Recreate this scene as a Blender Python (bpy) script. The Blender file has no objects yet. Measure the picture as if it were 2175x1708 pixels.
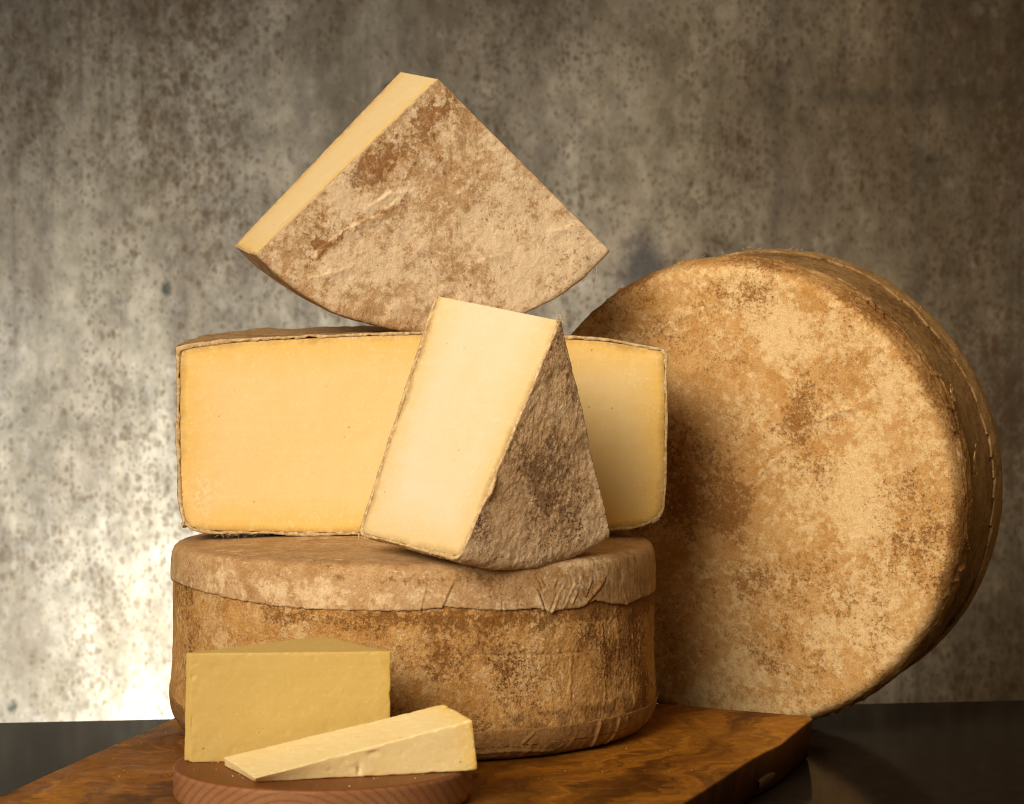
import bpy, math, random
import numpy as np
from mathutils import Vector
R_ = math.radians
rng = np.random.default_rng(7)
random.seed(7)
scene = bpy.context.scene
COL = scene.collection

# ------------------------------------------------------------------ camera
cam_d = bpy.data.cameras.new('camera')
cam = bpy.data.objects.new('camera', cam_d)
COL.objects.link(cam)
cam.location = (0.0, -1.92, 0.343)
cam.rotation_euler = (R_(90 - 2.4362), 0, 0)
cam_d.sensor_width = 36.0
cam_d.lens = 36.0 * 5500 / 2175
cam_d.clip_start = 0.05
cam_d.clip_end = 50
cam_d.dof.use_dof = True
cam_d.dof.focus_distance = 1.80
cam_d.dof.aperture_fstop = 14.0
scene.camera = cam

# ------------------------------------------------------------------ view, world
scene.view_settings.view_transform = 'Standard'
scene.view_settings.look = 'None'
scene.view_settings.exposure = 0.0
scene.view_settings.gamma = 1.0
scene.render.engine = 'CYCLES'
scene.cycles.use_denoising = True
scene.cycles.denoising_input_passes = 'RGB_ALBEDO_NORMAL'
scene.cycles.denoising_prefilter = 'ACCURATE'
scene.cycles.filter_width = 1.05
scene.cycles.max_bounces = 8
world = bpy.data.worlds.new('World')
scene.world = world
world.use_nodes = True
bg = world.node_tree.nodes['Background']
bg.inputs[0].default_value = (1.0, 0.60, 0.24, 1)
bg.inputs[1].default_value = 0.22

# ------------------------------------------------------------------ lamps of the studio
def area_lamp(name, loc, target, size, power, color, spread=180):
    d = bpy.data.lights.new(name, 'AREA')
    d.shape = 'DISK'; d.size = size; d.energy = power; d.color = color
    d.spread = R_(spread)
    o = bpy.data.objects.new(name, d); COL.objects.link(o)
    o.location = loc
    v = Vector(target) - Vector(loc)
    o.rotation_euler = v.to_track_quat('-Z', 'Y').to_euler()
    return o
area_lamp('key_lamp', (-0.73, -1.57, 1.04), (0.07, -0.05, 0.25), 1.30, 6.5, (1.0, 0.83, 0.62), 46)
# lamp below the far edge of the table, washing the concrete
area_lamp('wall_lamp', (-0.36, 0.47, -0.30), (-0.38, 0.92, 0.08), 0.26, 15.0, (0.88, 0.98, 1.18), 135)

# ------------------------------------------------------------------ noise in numpy
_perm = np.random.default_rng(3).permutation(256)
_perm = np.concatenate([_perm, _perm, _perm])
_grad = np.random.default_rng(5).normal(size=(256, 3)); _grad /= np.linalg.norm(_grad, axis=1)[:, None]
def gnoise(P):
    P = np.asarray(P, float)
    i = np.floor(P).astype(np.int64); f = P - i
    u = f * f * f * (f * (f * 6 - 15) + 10)
    i &= 255
    out = 0
    for dx in (0, 1):
        wx = u[:, 0] if dx else 1 - u[:, 0]
        for dy in (0, 1):
            wy = u[:, 1] if dy else 1 - u[:, 1]
            for dz in (0, 1):
                wz = u[:, 2] if dz else 1 - u[:, 2]
                h = _perm[_perm[_perm[(i[:, 0] + dx) & 255] + ((i[:, 1] + dy) & 255)] + ((i[:, 2] + dz) & 255)]
                g = _grad[h]
                d = g[:, 0] * (f[:, 0] - dx) + g[:, 1] * (f[:, 1] - dy) + g[:, 2] * (f[:, 2] - dz)
                out = out + wx * wy * wz * d
    return out * 1.5
def fbm(P, scale, octv=4, rough=0.55, seed=0.0):
    P = np.asarray(P, float) * scale + seed * 17.31
    a, s, o = 1.0, 0.0, 0.0
    for k in range(octv):
        o = o + a * gnoise(P); s += a; a *= rough; P = P * 2.03 + 5.7
    return o / s * 1.6
def sstep(a, b, x):
    t = np.clip((x - a) / (b - a), 0, 1); return t * t * (3 - 2 * t)

# ------------------------------------------------------------------ object helpers
def thing(name, label, cat, loc):
    o = bpy.data.objects.new(name, None); COL.objects.link(o)
    o.location = loc; o.empty_display_size = 0.02
    o['label'] = label; o['category'] = cat
    return o
def tag(o, label, cat): o['label'] = label; o['category'] = cat; return o
def build(name, V, F, mat, parent=None, attrs=None, smooth=True, label=None, origin=None):
    """V world-space vertices, F list of quads/tris (arrays)"""
    V = np.asarray(V, float)
    base = np.array(parent.location) if parent is not None else (np.array(origin) if origin is not None else np.zeros(3))
    me = bpy.data.meshes.new(name)
    faces = []
    for f in F:
        faces.extend(np.asarray(f).tolist())
    me.from_pydata((V - base).tolist(), [], faces)
    if smooth:
        me.polygons.foreach_set('use_smooth', [True] * len(me.polygons))
    for k, a in (attrs or {}).items():
        at = me.attributes.new(k, 'FLOAT', 'POINT'); at.data.foreach_set('value', np.asarray(a, np.float32))
    me.materials.append(mat); me.update()
    o = bpy.data.objects.new(name, me); COL.objects.link(o)
    if parent is not None: o.parent = parent
    elif origin is not None: o.location = origin
    if label: o['label'] = label
    return o
def gridfaces(n, m, off=0, wrap=False, flip=False):
    i = np.arange(n if wrap else n - 1); j = np.arange(m - 1)
    I, J = np.meshgrid(i, j, indexing='ij'); I2 = (I + 1) % n
    q = np.stack([I * m + J, I2 * m + J, I2 * m + J + 1, I * m + J + 1], -1).reshape(-1, 4) + off
    return q[:, ::-1] if flip else q
def gnormals(G, wrap=False):
    if wrap: du = np.roll(G, -1, 0) - np.roll(G, 1, 0)
    else: du = np.gradient(G, axis=0)
    dv = np.gradient(G, axis=1)
    n = np.cross(du, dv); l = np.linalg.norm(n, axis=-1, keepdims=True)
    return n / np.maximum(l, 1e-12)
def resample(pts, step):
    pts = np.asarray(pts, float)
    d = np.r_[0, np.cumsum(np.linalg.norm(np.diff(pts, axis=0), axis=1))]
    n = max(2, int(round(d[-1] / step)) + 1)
    t = np.linspace(0, d[-1], n)
    return np.c_[np.interp(t, d, pts[:, 0]), np.interp(t, d, pts[:, 1])]
def roundpoly(pts, radii, k=7):
    """open polyline in 2D with rounded inner corners"""
    pts = [np.array(p, float) for p in pts]; out = [pts[0]]
    for a, b, c, r in zip(pts[:-2], pts[1:-1], pts[2:], radii):
        u = (a - b) / np.linalg.norm(a - b); w = (c - b) / np.linalg.norm(c - b)
        if r <= 0: out.append(b); continue
        p, q = b + u * r, b + w * r
        for t in np.linspace(0, 1, k): out.append((1 - t) ** 2 * p + 2 * t * (1 - t) * b + t * t * q)
    out.append(pts[-1]); return np.array(out)
def seg_dist(P, poly):
    """distance of 2D points P to polyline, and signed side"""
    best = np.full(len(P), 1e9); side = np.zeros(len(P)); tt = np.zeros(len(P))
    n = len(poly) - 1
    for k in range(n):
        a = np.array(poly[k]); b = np.array(poly[k + 1]); ab = b - a
        t = np.clip(((P - a) @ ab) / (ab @ ab), 0, 1)
        q = P - (a + t[:, None] * ab); d = np.hypot(q[:, 0], q[:, 1])
        s = (ab[0] * (P[:, 1] - a[1]) - ab[1] * (P[:, 0] - a[0]))
        m = d < best
        best[m] = d[m]; side[m] = np.sign(s[m]); tt[m] = (k + t[m]) / n
    return best, side, tt
def tube(pts, r0, r1=None, k=5):
    pts = np.asarray(pts, float); n = len(pts); r1 = r0 if r1 is None else r1
    V = []
    T = np.gradient(pts, axis=0); T /= np.linalg.norm(T, axis=1)[:, None]
    ref = np.array([0.31, 0.77, 0.55])
    for i in range(n):
        u = np.cross(T[i], ref); u /= np.linalg.norm(u); w = np.cross(T[i], u)
        r = r0 + (r1 - r0) * i / (n - 1)
        for a in range(k):
            th = 2 * math.pi * a / k
            V.append(pts[i] + r * (math.cos(th) * u + math.sin(th) * w))
    F = [[i * k + a, i * k + (a + 1) % k, (i + 1) * k + (a + 1) % k, (i + 1) * k + a] for i in range(n - 1) for a in range(k)]
    F += [list(range(k))[::-1], list(range((n - 1) * k, n * k))]
    return np.array(V), F
def hair(start, dirv, length, wob, n=7, r=0.00016, seed=0):
    g = np.random.default_rng(seed); p = np.array(start, float); d = np.array(dirv, float); d /= np.linalg.norm(d)
    pts = [p.copy()]
    for i in range(n - 1):
        d = d + g.normal(size=3) * wob; d /= np.linalg.norm(d)
        p = p + d * length / (n - 1); pts.append(p.copy())
    return tube(pts, r, r * 0.5, 4)
def joined(parts):
    V = []; F = []; o = 0
    for v, f in parts:
        V.append(v); F += [[i + o for i in q] for q in f]; o += len(v)
    return np.concatenate(V), [F]

def threads(hs, parent):
    if len(hs) <= 8:
        for v, f in hs: build('thread', v, [f], M['thread'], parent)
    else:
        v, f = joined(hs); o = build('thread_fringe', v, f, M['thread'], parent); o['kind'] = 'stuff'

# ------------------------------------------------------------------ materials
class NT:
    def __init__(s, name):
        s.m = bpy.data.materials.new(name); s.m.use_nodes = True
        s.t = s.m.node_tree; s.n = s.t.nodes; s.l = s.t.links
        s.b = s.n['Principled BSDF']
        s.co = s.n.new('ShaderNodeTexCoord').outputs['Object']
    def lk(s, a, b): s.l.new(a, b)
    def mapping(s, scale=(1, 1, 1), rot=(0, 0, 0), loc=(0, 0, 0), src=None):
        n = s.n.new('ShaderNodeMapping'); n.inputs['Scale'].default_value = scale
        n.inputs['Rotation'].default_value = rot; n.inputs['Location'].default_value = loc
        s.lk(src or s.co, n.inputs[0]); return n.outputs[0]
    def noise(s, scale, detail=4, rough=0.6, dist=0.0, src=None, lac=2.0):
        n = s.n.new('ShaderNodeTexNoise'); n.inputs['Scale'].default_value = scale
        n.inputs['Detail'].default_value = detail; n.inputs['Roughness'].default_value = rough
        n.inputs['Distortion'].default_value = dist; n.inputs['Lacunarity'].default_value = lac
        s.lk(src or s.co, n.inputs['Vector']); return n.outputs['Fac']
    def voronoi(s, scale, feature='F1', src=None, rand=1.0, out='Distance'):
        n = s.n.new('ShaderNodeTexVoronoi'); n.feature = feature; n.inputs['Scale'].default_value = scale
        n.inputs['Randomness'].default_value = rand
        s.lk(src or s.co, n.inputs['Vector']); return n.outputs[out]
    def ramp(s, fac, stops, interp='LINEAR'):
        n = s.n.new('ShaderNodeValToRGB'); e = n.color_ramp.elements; n.color_ramp.interpolation = interp
        while len(e) < len(stops): e.new(0.5)
        for k, (p, c) in enumerate(stops):
            e[k].position = p
            e[k].color = (c, c, c, 1) if not hasattr(c, '__len__') else (*c, 1)
        s.lk(fac, n.inputs[0]); return n.outputs[0]
    def mix(s, fac, a, b, mode='MIX'):
        n = s.n.new('ShaderNodeMix'); n.data_type = 'RGBA'; n.blend_type = mode
        for v, k in ((fac, 0), (a, 6), (b, 7)):
            if isinstance(v, (int, float)): n.inputs[k].default_value = v if k == 0 else (v, v, v, 1)
            elif isinstance(v, tuple): n.inputs[k].default_value = (*v, 1)
            else: s.lk(v, n.inputs[k])
        return n.outputs[2]
    def math(s, op, a, b=None, clamp=False):
        n = s.n.new('ShaderNodeMath'); n.operation = op; n.use_clamp = clamp
        for v, k in ((a, 0), (b, 1)):
            if v is None: continue
            if isinstance(v, (int, float)): n.inputs[k].default_value = v
            else: s.lk(v, n.inputs[k])
        return n.outputs[0]
    def attr(s, name):
        n = s.n.new('ShaderNodeAttribute'); n.attribute_name = name; return n.outputs['Fac']
    def bump(s, h, dist, strength=1.0, normal=None):
        n = s.n.new('ShaderNodeBump'); n.inputs['Distance'].default_value = dist
        n.inputs['Strength'].default_value = strength
        s.lk(h, n.inputs['Height'])
        if normal is not None: s.lk(normal, n.inputs['Normal'])
        return n.outputs[0]
    def out(s, color=None, rough=0.8, normal=None, spec=0.3):
        if color is not None:
            if isinstance(color, tuple): s.b.inputs['Base Color'].default_value = (*color, 1)
            else: s.lk(color, s.b.inputs['Base Color'])
        if isinstance(rough, (int, float)): s.b.inputs['Roughness'].default_value = rough
        else: s.lk(rough, s.b.inputs['Roughness'])
        s.b.inputs['Specular IOR Level'].default_value = spec
        if normal is not None: s.lk(normal, s.b.inputs['Normal'])
        return s.m

def rind_mat(name, base, base2, pale, brown, fleck, pale_amt=0.5, brown_amt=0.5, scale=1.0, bumpd=0.0006, grain=1.0, rough=0.85, bump_scale=1.0):
    t = NT(name)
    big = t.noise(24 * scale, 6, 0.65, 0.1)
    col = t.mix(t.ramp(big, [(0.38, 0.0), (0.62, 1.0)]), base, base2)
    mid = t.noise(95 * scale, 8, 0.72, 0.1, src=t.mapping(loc=(.3, .1, .7)))
    col = t.mix(t.ramp(mid, [(0.40, 0.0), (0.64, 0.75)]), col, tuple(0.55 * a + 0.45 * b for a, b in zip(base, pale)))
    # pale mould in crisp crusts
    lay = t.noise(20 * scale, 5, 0.6, 0.15, src=t.mapping(loc=(1.3, 2.1, .2)))
    pn = t.noise(120 * scale, 10, 0.78, 0.12, src=t.mapping(loc=(.9, .4, .3)))
    psum = t.math('ADD', t.math('MULTIPLY', pn, 0.60), t.math('MULTIPLY', lay, 0.40))
    psum = t.math('ADD', psum, t.math('MULTIPLY', t.attr('pale'), 0.075))
    p0 = 0.60 - 0.13 * pale_amt
    pm = t.ramp(psum, [(p0, 0.0), (p0 + .022, 0.5), (p0 + .07, 1.0)])
    col = t.mix(t.math('MULTIPLY', pm, 0.85), col, pale)
    # brown patches, broken up
    bl = t.noise(16 * scale, 5, 0.6, 0.2, src=t.mapping(loc=(4.3, .1, 3.2)))
    bn = t.noise(210 * scale, 10, 0.80, 0.15, src=t.mapping(loc=(2.2, 3.4, .3)))
    bsum = t.math('ADD', t.math('MULTIPLY', bn, 0.62), t.math('MULTIPLY', bl, 0.38))
    bsum = t.math('ADD', bsum, t.math('MULTIPLY', t.attr('stain'), 0.105))
    b0 = 0.655 - 0.13 * brown_amt
    bm = t.ramp(bsum, [(b0, 0.0), (b0 + .012, 0.75), (b0 + .05, 1.0)])
    col = t.mix(t.math('MULTIPLY', bm, 0.82), col, brown)
    bs = t.ramp(bsum, [(b0 - .07, 0.0), (b0 + .01, 0.5)])
    col = t.mix(t.math('MULTIPLY', bs, 0.6), col, tuple(c * k for c, k in zip(base2, (.86, .76, .62))))
    # flecks
    fn = t.noise(380 * scale, 6, 0.75, 0.1, src=t.mapping(loc=(.2, 5.4, 1.3)))
    fs = t.math('ADD', t.math('MULTIPLY', fn, 0.70), t.math('MULTIPLY', bl, 0.30))
    fm = t.ramp(fs, [(0.570, 0.0), (0.600, 1.0)])
    col = t.mix(t.math('MULTIPLY', fm, 0.75 * grain), col, fleck)
    fine = t.noise(700 * scale, 6, 0.8)
    col = t.mix(0.55 * grain, col, t.ramp(fine, [(0.32, 0.18), (0.68, 0.86)]), 'OVERLAY')
    wet = t.attr('wet')
    col = t.mix(t.math('MULTIPLY', wet, 0.5), col, (brown[0] * .42, brown[1] * .36, brown[2] * .3))
    # relief
    h1 = t.noise(170 * scale * bump_scale, 10, 0.74, 0.1)
    h = t.math('ADD', h1, t.math('MULTIPLY', t.noise(640 * scale, 6, 0.7, 0.1), 0.22))
    h = t.math('SUBTRACT', h, t.math('MULTIPLY', bm, 0.12))
    h = t.math('ADD', h, t.math('MULTIPLY', pm, 0.07))
    h = t.math('SUBTRACT', h, t.math('MULTIPLY', fm, 0.08))
    nrm = t.bump(h, bumpd * 4, 0.8)
    return t.out(col, rough, nrm, 0.2)

M = {}
M['face_cloth'] = rind_mat('cloth_rind_tan', (.47, .305, .16), (.40, .24, .105), (.78, .64, .46), (.23, .095, .026), (.21, .10, .035), 0.82, 0.58, 1.1, 0.00042)
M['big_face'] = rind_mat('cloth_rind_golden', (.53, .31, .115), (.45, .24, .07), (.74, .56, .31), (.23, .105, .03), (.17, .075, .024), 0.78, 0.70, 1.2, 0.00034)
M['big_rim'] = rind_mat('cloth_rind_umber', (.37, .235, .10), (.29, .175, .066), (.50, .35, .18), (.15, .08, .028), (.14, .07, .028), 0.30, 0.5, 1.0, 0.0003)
M['cap_cloth'] = rind_mat('cloth_cap_linen', (.42, .265, .13), (.335, .195, .08), (.68, .53, .345), (.17, .085, .028), (.19, .10, .04), 0.62, 0.50, 0.9, 0.00026, 0.9)
M['side_rind'] = rind_mat('side_rind_rough', (.60, .34, .115), (.43, .215, .055), (.77, .54, .285), (.17, .07, .018), (.15, .065, .018), 0.62, 0.78, 1.5, 0.0011, 1.35)
M['band_cloth'] = rind_mat('band_cloth_brown', (.30, .165, .058), (.23, .12, .038), (.42, .27, .125), (.13, .062, .019), (.40, .24, .09), 0.38, 0.5, 1.2, 0.00035)
M['grey_rind'] = rind_mat('rind_grey_brown', (.66, .455, .265), (.51, .335, .185), (.86, .69, .49), (.13, .07, .036), (.10, .053, .026), 0.58, 0.72, 1.5, 0.00055, 1.35)
M['half_rind'] = rind_mat('half_rind_tan', (.40, .26, .13), (.33, .20, .09), (.55, .40, .24), (.20, .11, .045), (.20, .11, .05), 0.5, 0.5, 1.1, 0.0004)
def rindedge_mat():
    t = NT('cut_rind_edge')
    n = t.noise(260, 6, 0.7, 0.5)
    col = t.ramp(n, [(0.30, (.30, .19, .08)), (0.5, (.56, .41, .22)), (0.68, (.78, .64, .42))])
    return t.out(col, 0.85, t.bump(t.noise(500, 5, 0.7), 0.0012, 0.8), 0.2)
M['rind_edge'] = rindedge_mat()

def paste_mat(name, core, near, rim, grit=0.5, sss=0.35, fade=0.022, rot=(0, 0, 0)):
    t = NT(name)
    e = t.attr('edge')   # metres to the rind
    wob = t.math('MULTIPLY', t.math('SUBTRACT', t.noise(35, 4, 0.6), 0.5), 0.012)
    e2 = t.math('ADD', e, wob)
    g = t.math('DIVIDE', e2, fade, clamp=True)
    col = t.ramp(g, [(0.0, rim), (0.16, near), (0.62, tuple(0.35 * a + 0.65 * b for a, b in zip(near, core))), (1.0, core)])
    big = t.noise(16, 4, 0.6, 0.4)
    col = t.mix(t.ramp(big, [(0.35, 0.0), (0.65, 0.45)]), col, tuple(c * k for c, k in zip(core, (.98, .90, .72))))
    cur = t.noise(170, 5, 0.62, 0.6)
    col = t.mix(t.ramp(cur, [(0.51, 0.0), (0.66, 0.42 * grit)]), col, tuple(min(1, c * k) for c, k in zip(core, (1.06, 1.10, 1.25))))
    fl = t.noise(420, 3, 0.6, 0.4)
    col = t.mix(t.ramp(fl, [(0.585, 0.0), (0.66, 0.65 * grit)]), col, tuple(min(.95, c * k) for c, k in zip(core, (1.08, 1.15, 1.4))))
    drag = t.noise(1.0, 3, 0.6, 0.1, src=t.mapping(rot=(rot[0], rot[1] + 0.09, rot[2]), scale=(9, 60, 200)))
    col = t.mix(t.ramp(drag, [(0.52, 0.0), (0.72, 0.24)]), col, tuple(min(.95, c * k) for c, k in zip(core, (1.06, 1.12, 1.3))))
    fk = t.attr('flake')
    fkm = t.math('MULTIPLY', t.ramp(t.noise(190, 7, 0.72, 0.2), [(0.46, 0.0), (0.56, 1.0)]), fk)
    col = t.mix(t.math('MULTIPLY', fkm, 0.65), col, tuple(min(.95, c * k) for c, k in zip(core, (1.08, 1.16, 1.4))))
    pit = t.voronoi(95, 'F1')
    pm = t.ramp(pit, [(0.045, 1.0), (0.085, 0.0)])
    pm = t.math('MULTIPLY', pm, t.ramp(t.noise(60, 2, 0.5, src=t.mapping(loc=(3, 1, 2))), [(0.50, 0.0), (0.57, 1.0)]))
    col = t.mix(t.math('MULTIPLY', pm, 0.55), col, tuple(c * k for c, k in zip(core, (.62, .48, .3))))
    h = t.math('ADD', t.math('MULTIPLY', t.noise(120, 6, 0.6, 0.3), 0.5), t.math('MULTIPLY', t.noise(650, 4, 0.6), 0.22))
    h = t.math('ADD', h, t.math('MULTIPLY', drag, 0.35))
    h = t.math('ADD', h, t.math('MULTIPLY', fkm, 0.5))
    h = t.math('SUBTRACT', h, t.math('MULTIPLY', pm, 1.2))
    nrm = t.bump(h, 0.0006, 0.5)
    b = t.b
    b.inputs['Subsurface Weight'].default_value = sss
    b.inputs['Subsurface Radius'].default_value = (1.0, 0.7, 0.4)
    b.inputs['Subsurface Scale'].default_value = 0.003
    return t.out(col, 0.5, nrm, 0.3)
M['paste_amber'] = paste_mat('paste_amber', (.80, .635, .325), (.79, .54, .155), (.46, .28, .06), 0.6, 0.22, 0.030, (0, 0, 0))
M['paste_cream'] = paste_mat('paste_cream', (.68, .60, .44), (.67, .52, .27), (.40, .28, .10), 0.4, 0.22, 0.030, (0, R_(65), 0))
M['paste_top'] = paste_mat('paste_top', (.80, .66, .39), (.78, .58, .25), (.60, .37, .11), 0.5, 0.22, 0.022, (0, R_(45), 0))
M['paste_young'] = paste_mat('paste_young', (.57, .43, .15), (.54, .385, .10), (.50, .31, .05), 0.9, 0.22, 0.012, (0, 0, 0))
M['paste_slice'] = paste_mat('paste_slice', (.86, .74, .42), (.84, .63, .21), (.72, .45, .07), 1.0, 0.3, 0.020, (0, R_(-10), 0))

def olive_wood():
    t = NT('olive_wood')
    rot = t.mapping(rot=(0, 0, R_(-73)))
    w1 = t.noise(6, 5, 0.6, 0.1, src=rot); w2 = t.noise(18, 4, 0.6, 0.1, src=t.mapping(loc=(2, 5, 0), src=rot))
    wsum = t.math('ADD', t.math('MULTIPLY', w1, 0.20), t.math('MULTIPLY', w2, 0.045))
    st = t.n.new('ShaderNodeVectorMath'); st.operation = 'ADD'
    cw = t.n.new('ShaderNodeCombineXYZ'); t.lk(wsum, cw.inputs[1])
    t.lk(rot, st.inputs[0]); t.lk(cw.outputs[0], st.inputs[1])
    g = t.noise(1.0, 5, 0.6, 0.2, src=t.mapping(scale=(1.7, 20, 6), src=st.outputs[0]))
    col = t.ramp(g, [(0.30, (.028, .010, .002)), (0.42, (.12, .043, .005)), (0.54, (.30, .122, .013)), (0.68, (.45, .205, .027)), (0.8, (.14, .05, .005))])
    g2 = t.noise(1.0, 6, 0.7, 0.3, src=t.mapping(scale=(5, 70, 14), loc=(1, 3, 0), src=st.outputs[0]))
    col = t.mix(t.ramp(g2, [(0.35, 0.55), (0.58, 0.0)]), col, (.07, .026, .004))
    dk = t.noise(1.0, 5, 0.62, 0.4, src=t.mapping(scale=(2.6, 10, 5), loc=(3.4, .75, 0), src=st.outputs[0]))
    col = t.mix(t.ramp(dk, [(0.60, 0.0), (0.66, 0.75)]), col, (.035, .017, .008))
    col = t.mix(t.ramp(dk, [(0.585, 0.0), (0.60, 0.6), (0.615, 0.0)]), col, (.025, .010, .004))
    col = t.mix(t.math('MULTIPLY', t.attr('rim'), 0.85), col, (.030, .012, .004))  # shade of the side faces painted as darker wood
    fine = t.noise(1.0, 6, 0.75, 0.1, src=t.mapping(scale=(45, 380, 60), src=st.outputs[0]))
    col = t.mix(0.5, col, t.ramp(fine, [(0.28, 0.22), (0.72, 0.80)]), 'OVERLAY')
    mott = t.noise(70, 8, 0.75)
    col = t.mix(0.35, col, t.ramp(mott, [(0.35, 0.25), (0.65, 0.75)]), 'OVERLAY')
    chat = t.noise(1.0, 2, 0.5, 0.6, src=t.mapping(scale=(330, 45, 40), src=rot))
    cm = t.ramp(t.noise(9, 3, 0.5, src=t.mapping(loc=(.5, .9, 0))), [(0.5, 0.0), (0.62, 1.0)])
    scr = t.noise(1.0, 2, 0.4, 0.15, src=t.mapping(scale=(14, 700, 20), rot=(0, 0, R_(38))))
    sm = t.ramp(scr, [(0.68, 0.0), (0.72, 1.0)])
    col = t.mix(t.math('MULTIPLY', sm, 0.25), col, (.42, .26, .10))
    h = t.math('ADD', t.math('MULTIPLY', fine, 0.5), t.math('MULTIPLY', t.math('MULTIPLY', chat, cm), 0.6))
    h = t.math('ADD', h, t.math('MULTIPLY', sm, -0.3))
    nrm = t.bump(h, 0.0005, 0.7)
    rough = t.ramp(t.noise(30, 4, 0.6), [(0.3, 0.38), (0.7, 0.60)])
    return t.out(col, rough, nrm, 0.07)
M['olive_wood'] = olive_wood()
def cherry_wood():
    t = NT('cherry_wood')
    n = t.n.new('ShaderNodeVectorMath'); n.operation = 'ADD'
    w = t.n.new('ShaderNodeTexNoise'); w.inputs['Scale'].default_value = 9; w.inputs['Detail'].default_value = 3
    t.lk(t.mapping(scale=(1, .25, 1)), w.inputs['Vector'])
    sc = t.n.new('ShaderNodeVectorMath'); sc.operation = 'SCALE'; sc.inputs['Scale'].default_value = 0.007
    t.lk(w.outputs['Color'], sc.inputs[0]); t.lk(t.co, n.inputs[0]); t.lk(sc.outputs[0], n.inputs[1])
    mp = t.mapping(loc=(0.008, 0, 0.033), src=n.outputs[0])
    wv = t.n.new('ShaderNodeTexWave'); wv.wave_type = 'RINGS'; wv.rings_direction = 'Y'
    wv.inputs['Scale'].default_value = 70; wv.inputs['Distortion'].default_value = 0.5; wv.inputs['Detail'].default_value = 1
    wv.inputs['Detail Scale'].default_value = 2.0
    t.lk(mp, wv.inputs['Vector'])
    col = t.ramp(wv.outputs['Fac'], [(0.0, (.30, .155, .080)), (0.80, (.28, .14, .070)), (0.95, (.245, .115, .056)), (1.0, (.21, .093, .044))])
    f = t.noise(1.0, 5, 0.65, src=t.mapping(scale=(500, 25, 500)))
    col = t.mix(0.35, col, t.ramp(f, [(0.25, 0.3), (0.75, 0.75)]), 'OVERLAY')
    blot = t.noise(22, 4, 0.6)
    col = t.mix(t.ramp(blot, [(0.4, 0.0), (0.7, 0.4)]), col, (.20, .075, .032))
    tp = t.noise(1.0, 5, 0.65, 0.2, src=t.mapping(scale=(60, 6, 20)))
    col = t.mix(t.attr('top'), col, t.ramp(tp, [(0.3, (.15, .052, .014)), (0.7, (.22, .083, .024))]))
    return t.out(col, 0.45, t.bump(f, 0.0004, 0.6), 0.12)
M['cherry_wood'] = cherry_wood()
def patch_mat():
    t = NT('pale_sapwood')
    f = t.noise(1.0, 5, 0.65, src=t.mapping(scale=(120, 120, 600)))
    return t.out(t.ramp(f, [(0.3, (.055, .027, .010)), (0.7, (.11, .058, .022))]), 0.6, t.bump(f, .0004), 0.3)
M['sapwood'] = patch_mat()
def table_mat():
    t = NT('dark_table')
    n = t.noise(60, 5, 0.6)
    col = t.ramp(n, [(0.3, (.015, .0115, .0085)), (0.7, (.023, .0175, .0125))])
    dust = t.noise(700, 2, 0.5)
    col = t.mix(t.ramp(dust, [(0.70, 0.0), (0.78, 0.35)]), col, (.12, .10, .08))
    r = t.ramp(t.noise(25, 4, 0.6), [(0.3, 0.07), (0.7, 0.11)])
    t.b.inputs['IOR'].default_value = 1.04
    t.out(col, r, t.bump(t.noise(250, 3, 0.5), 0.00004, 0.3), 0.5)
    return t.m
M['table'] = table_mat()
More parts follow.
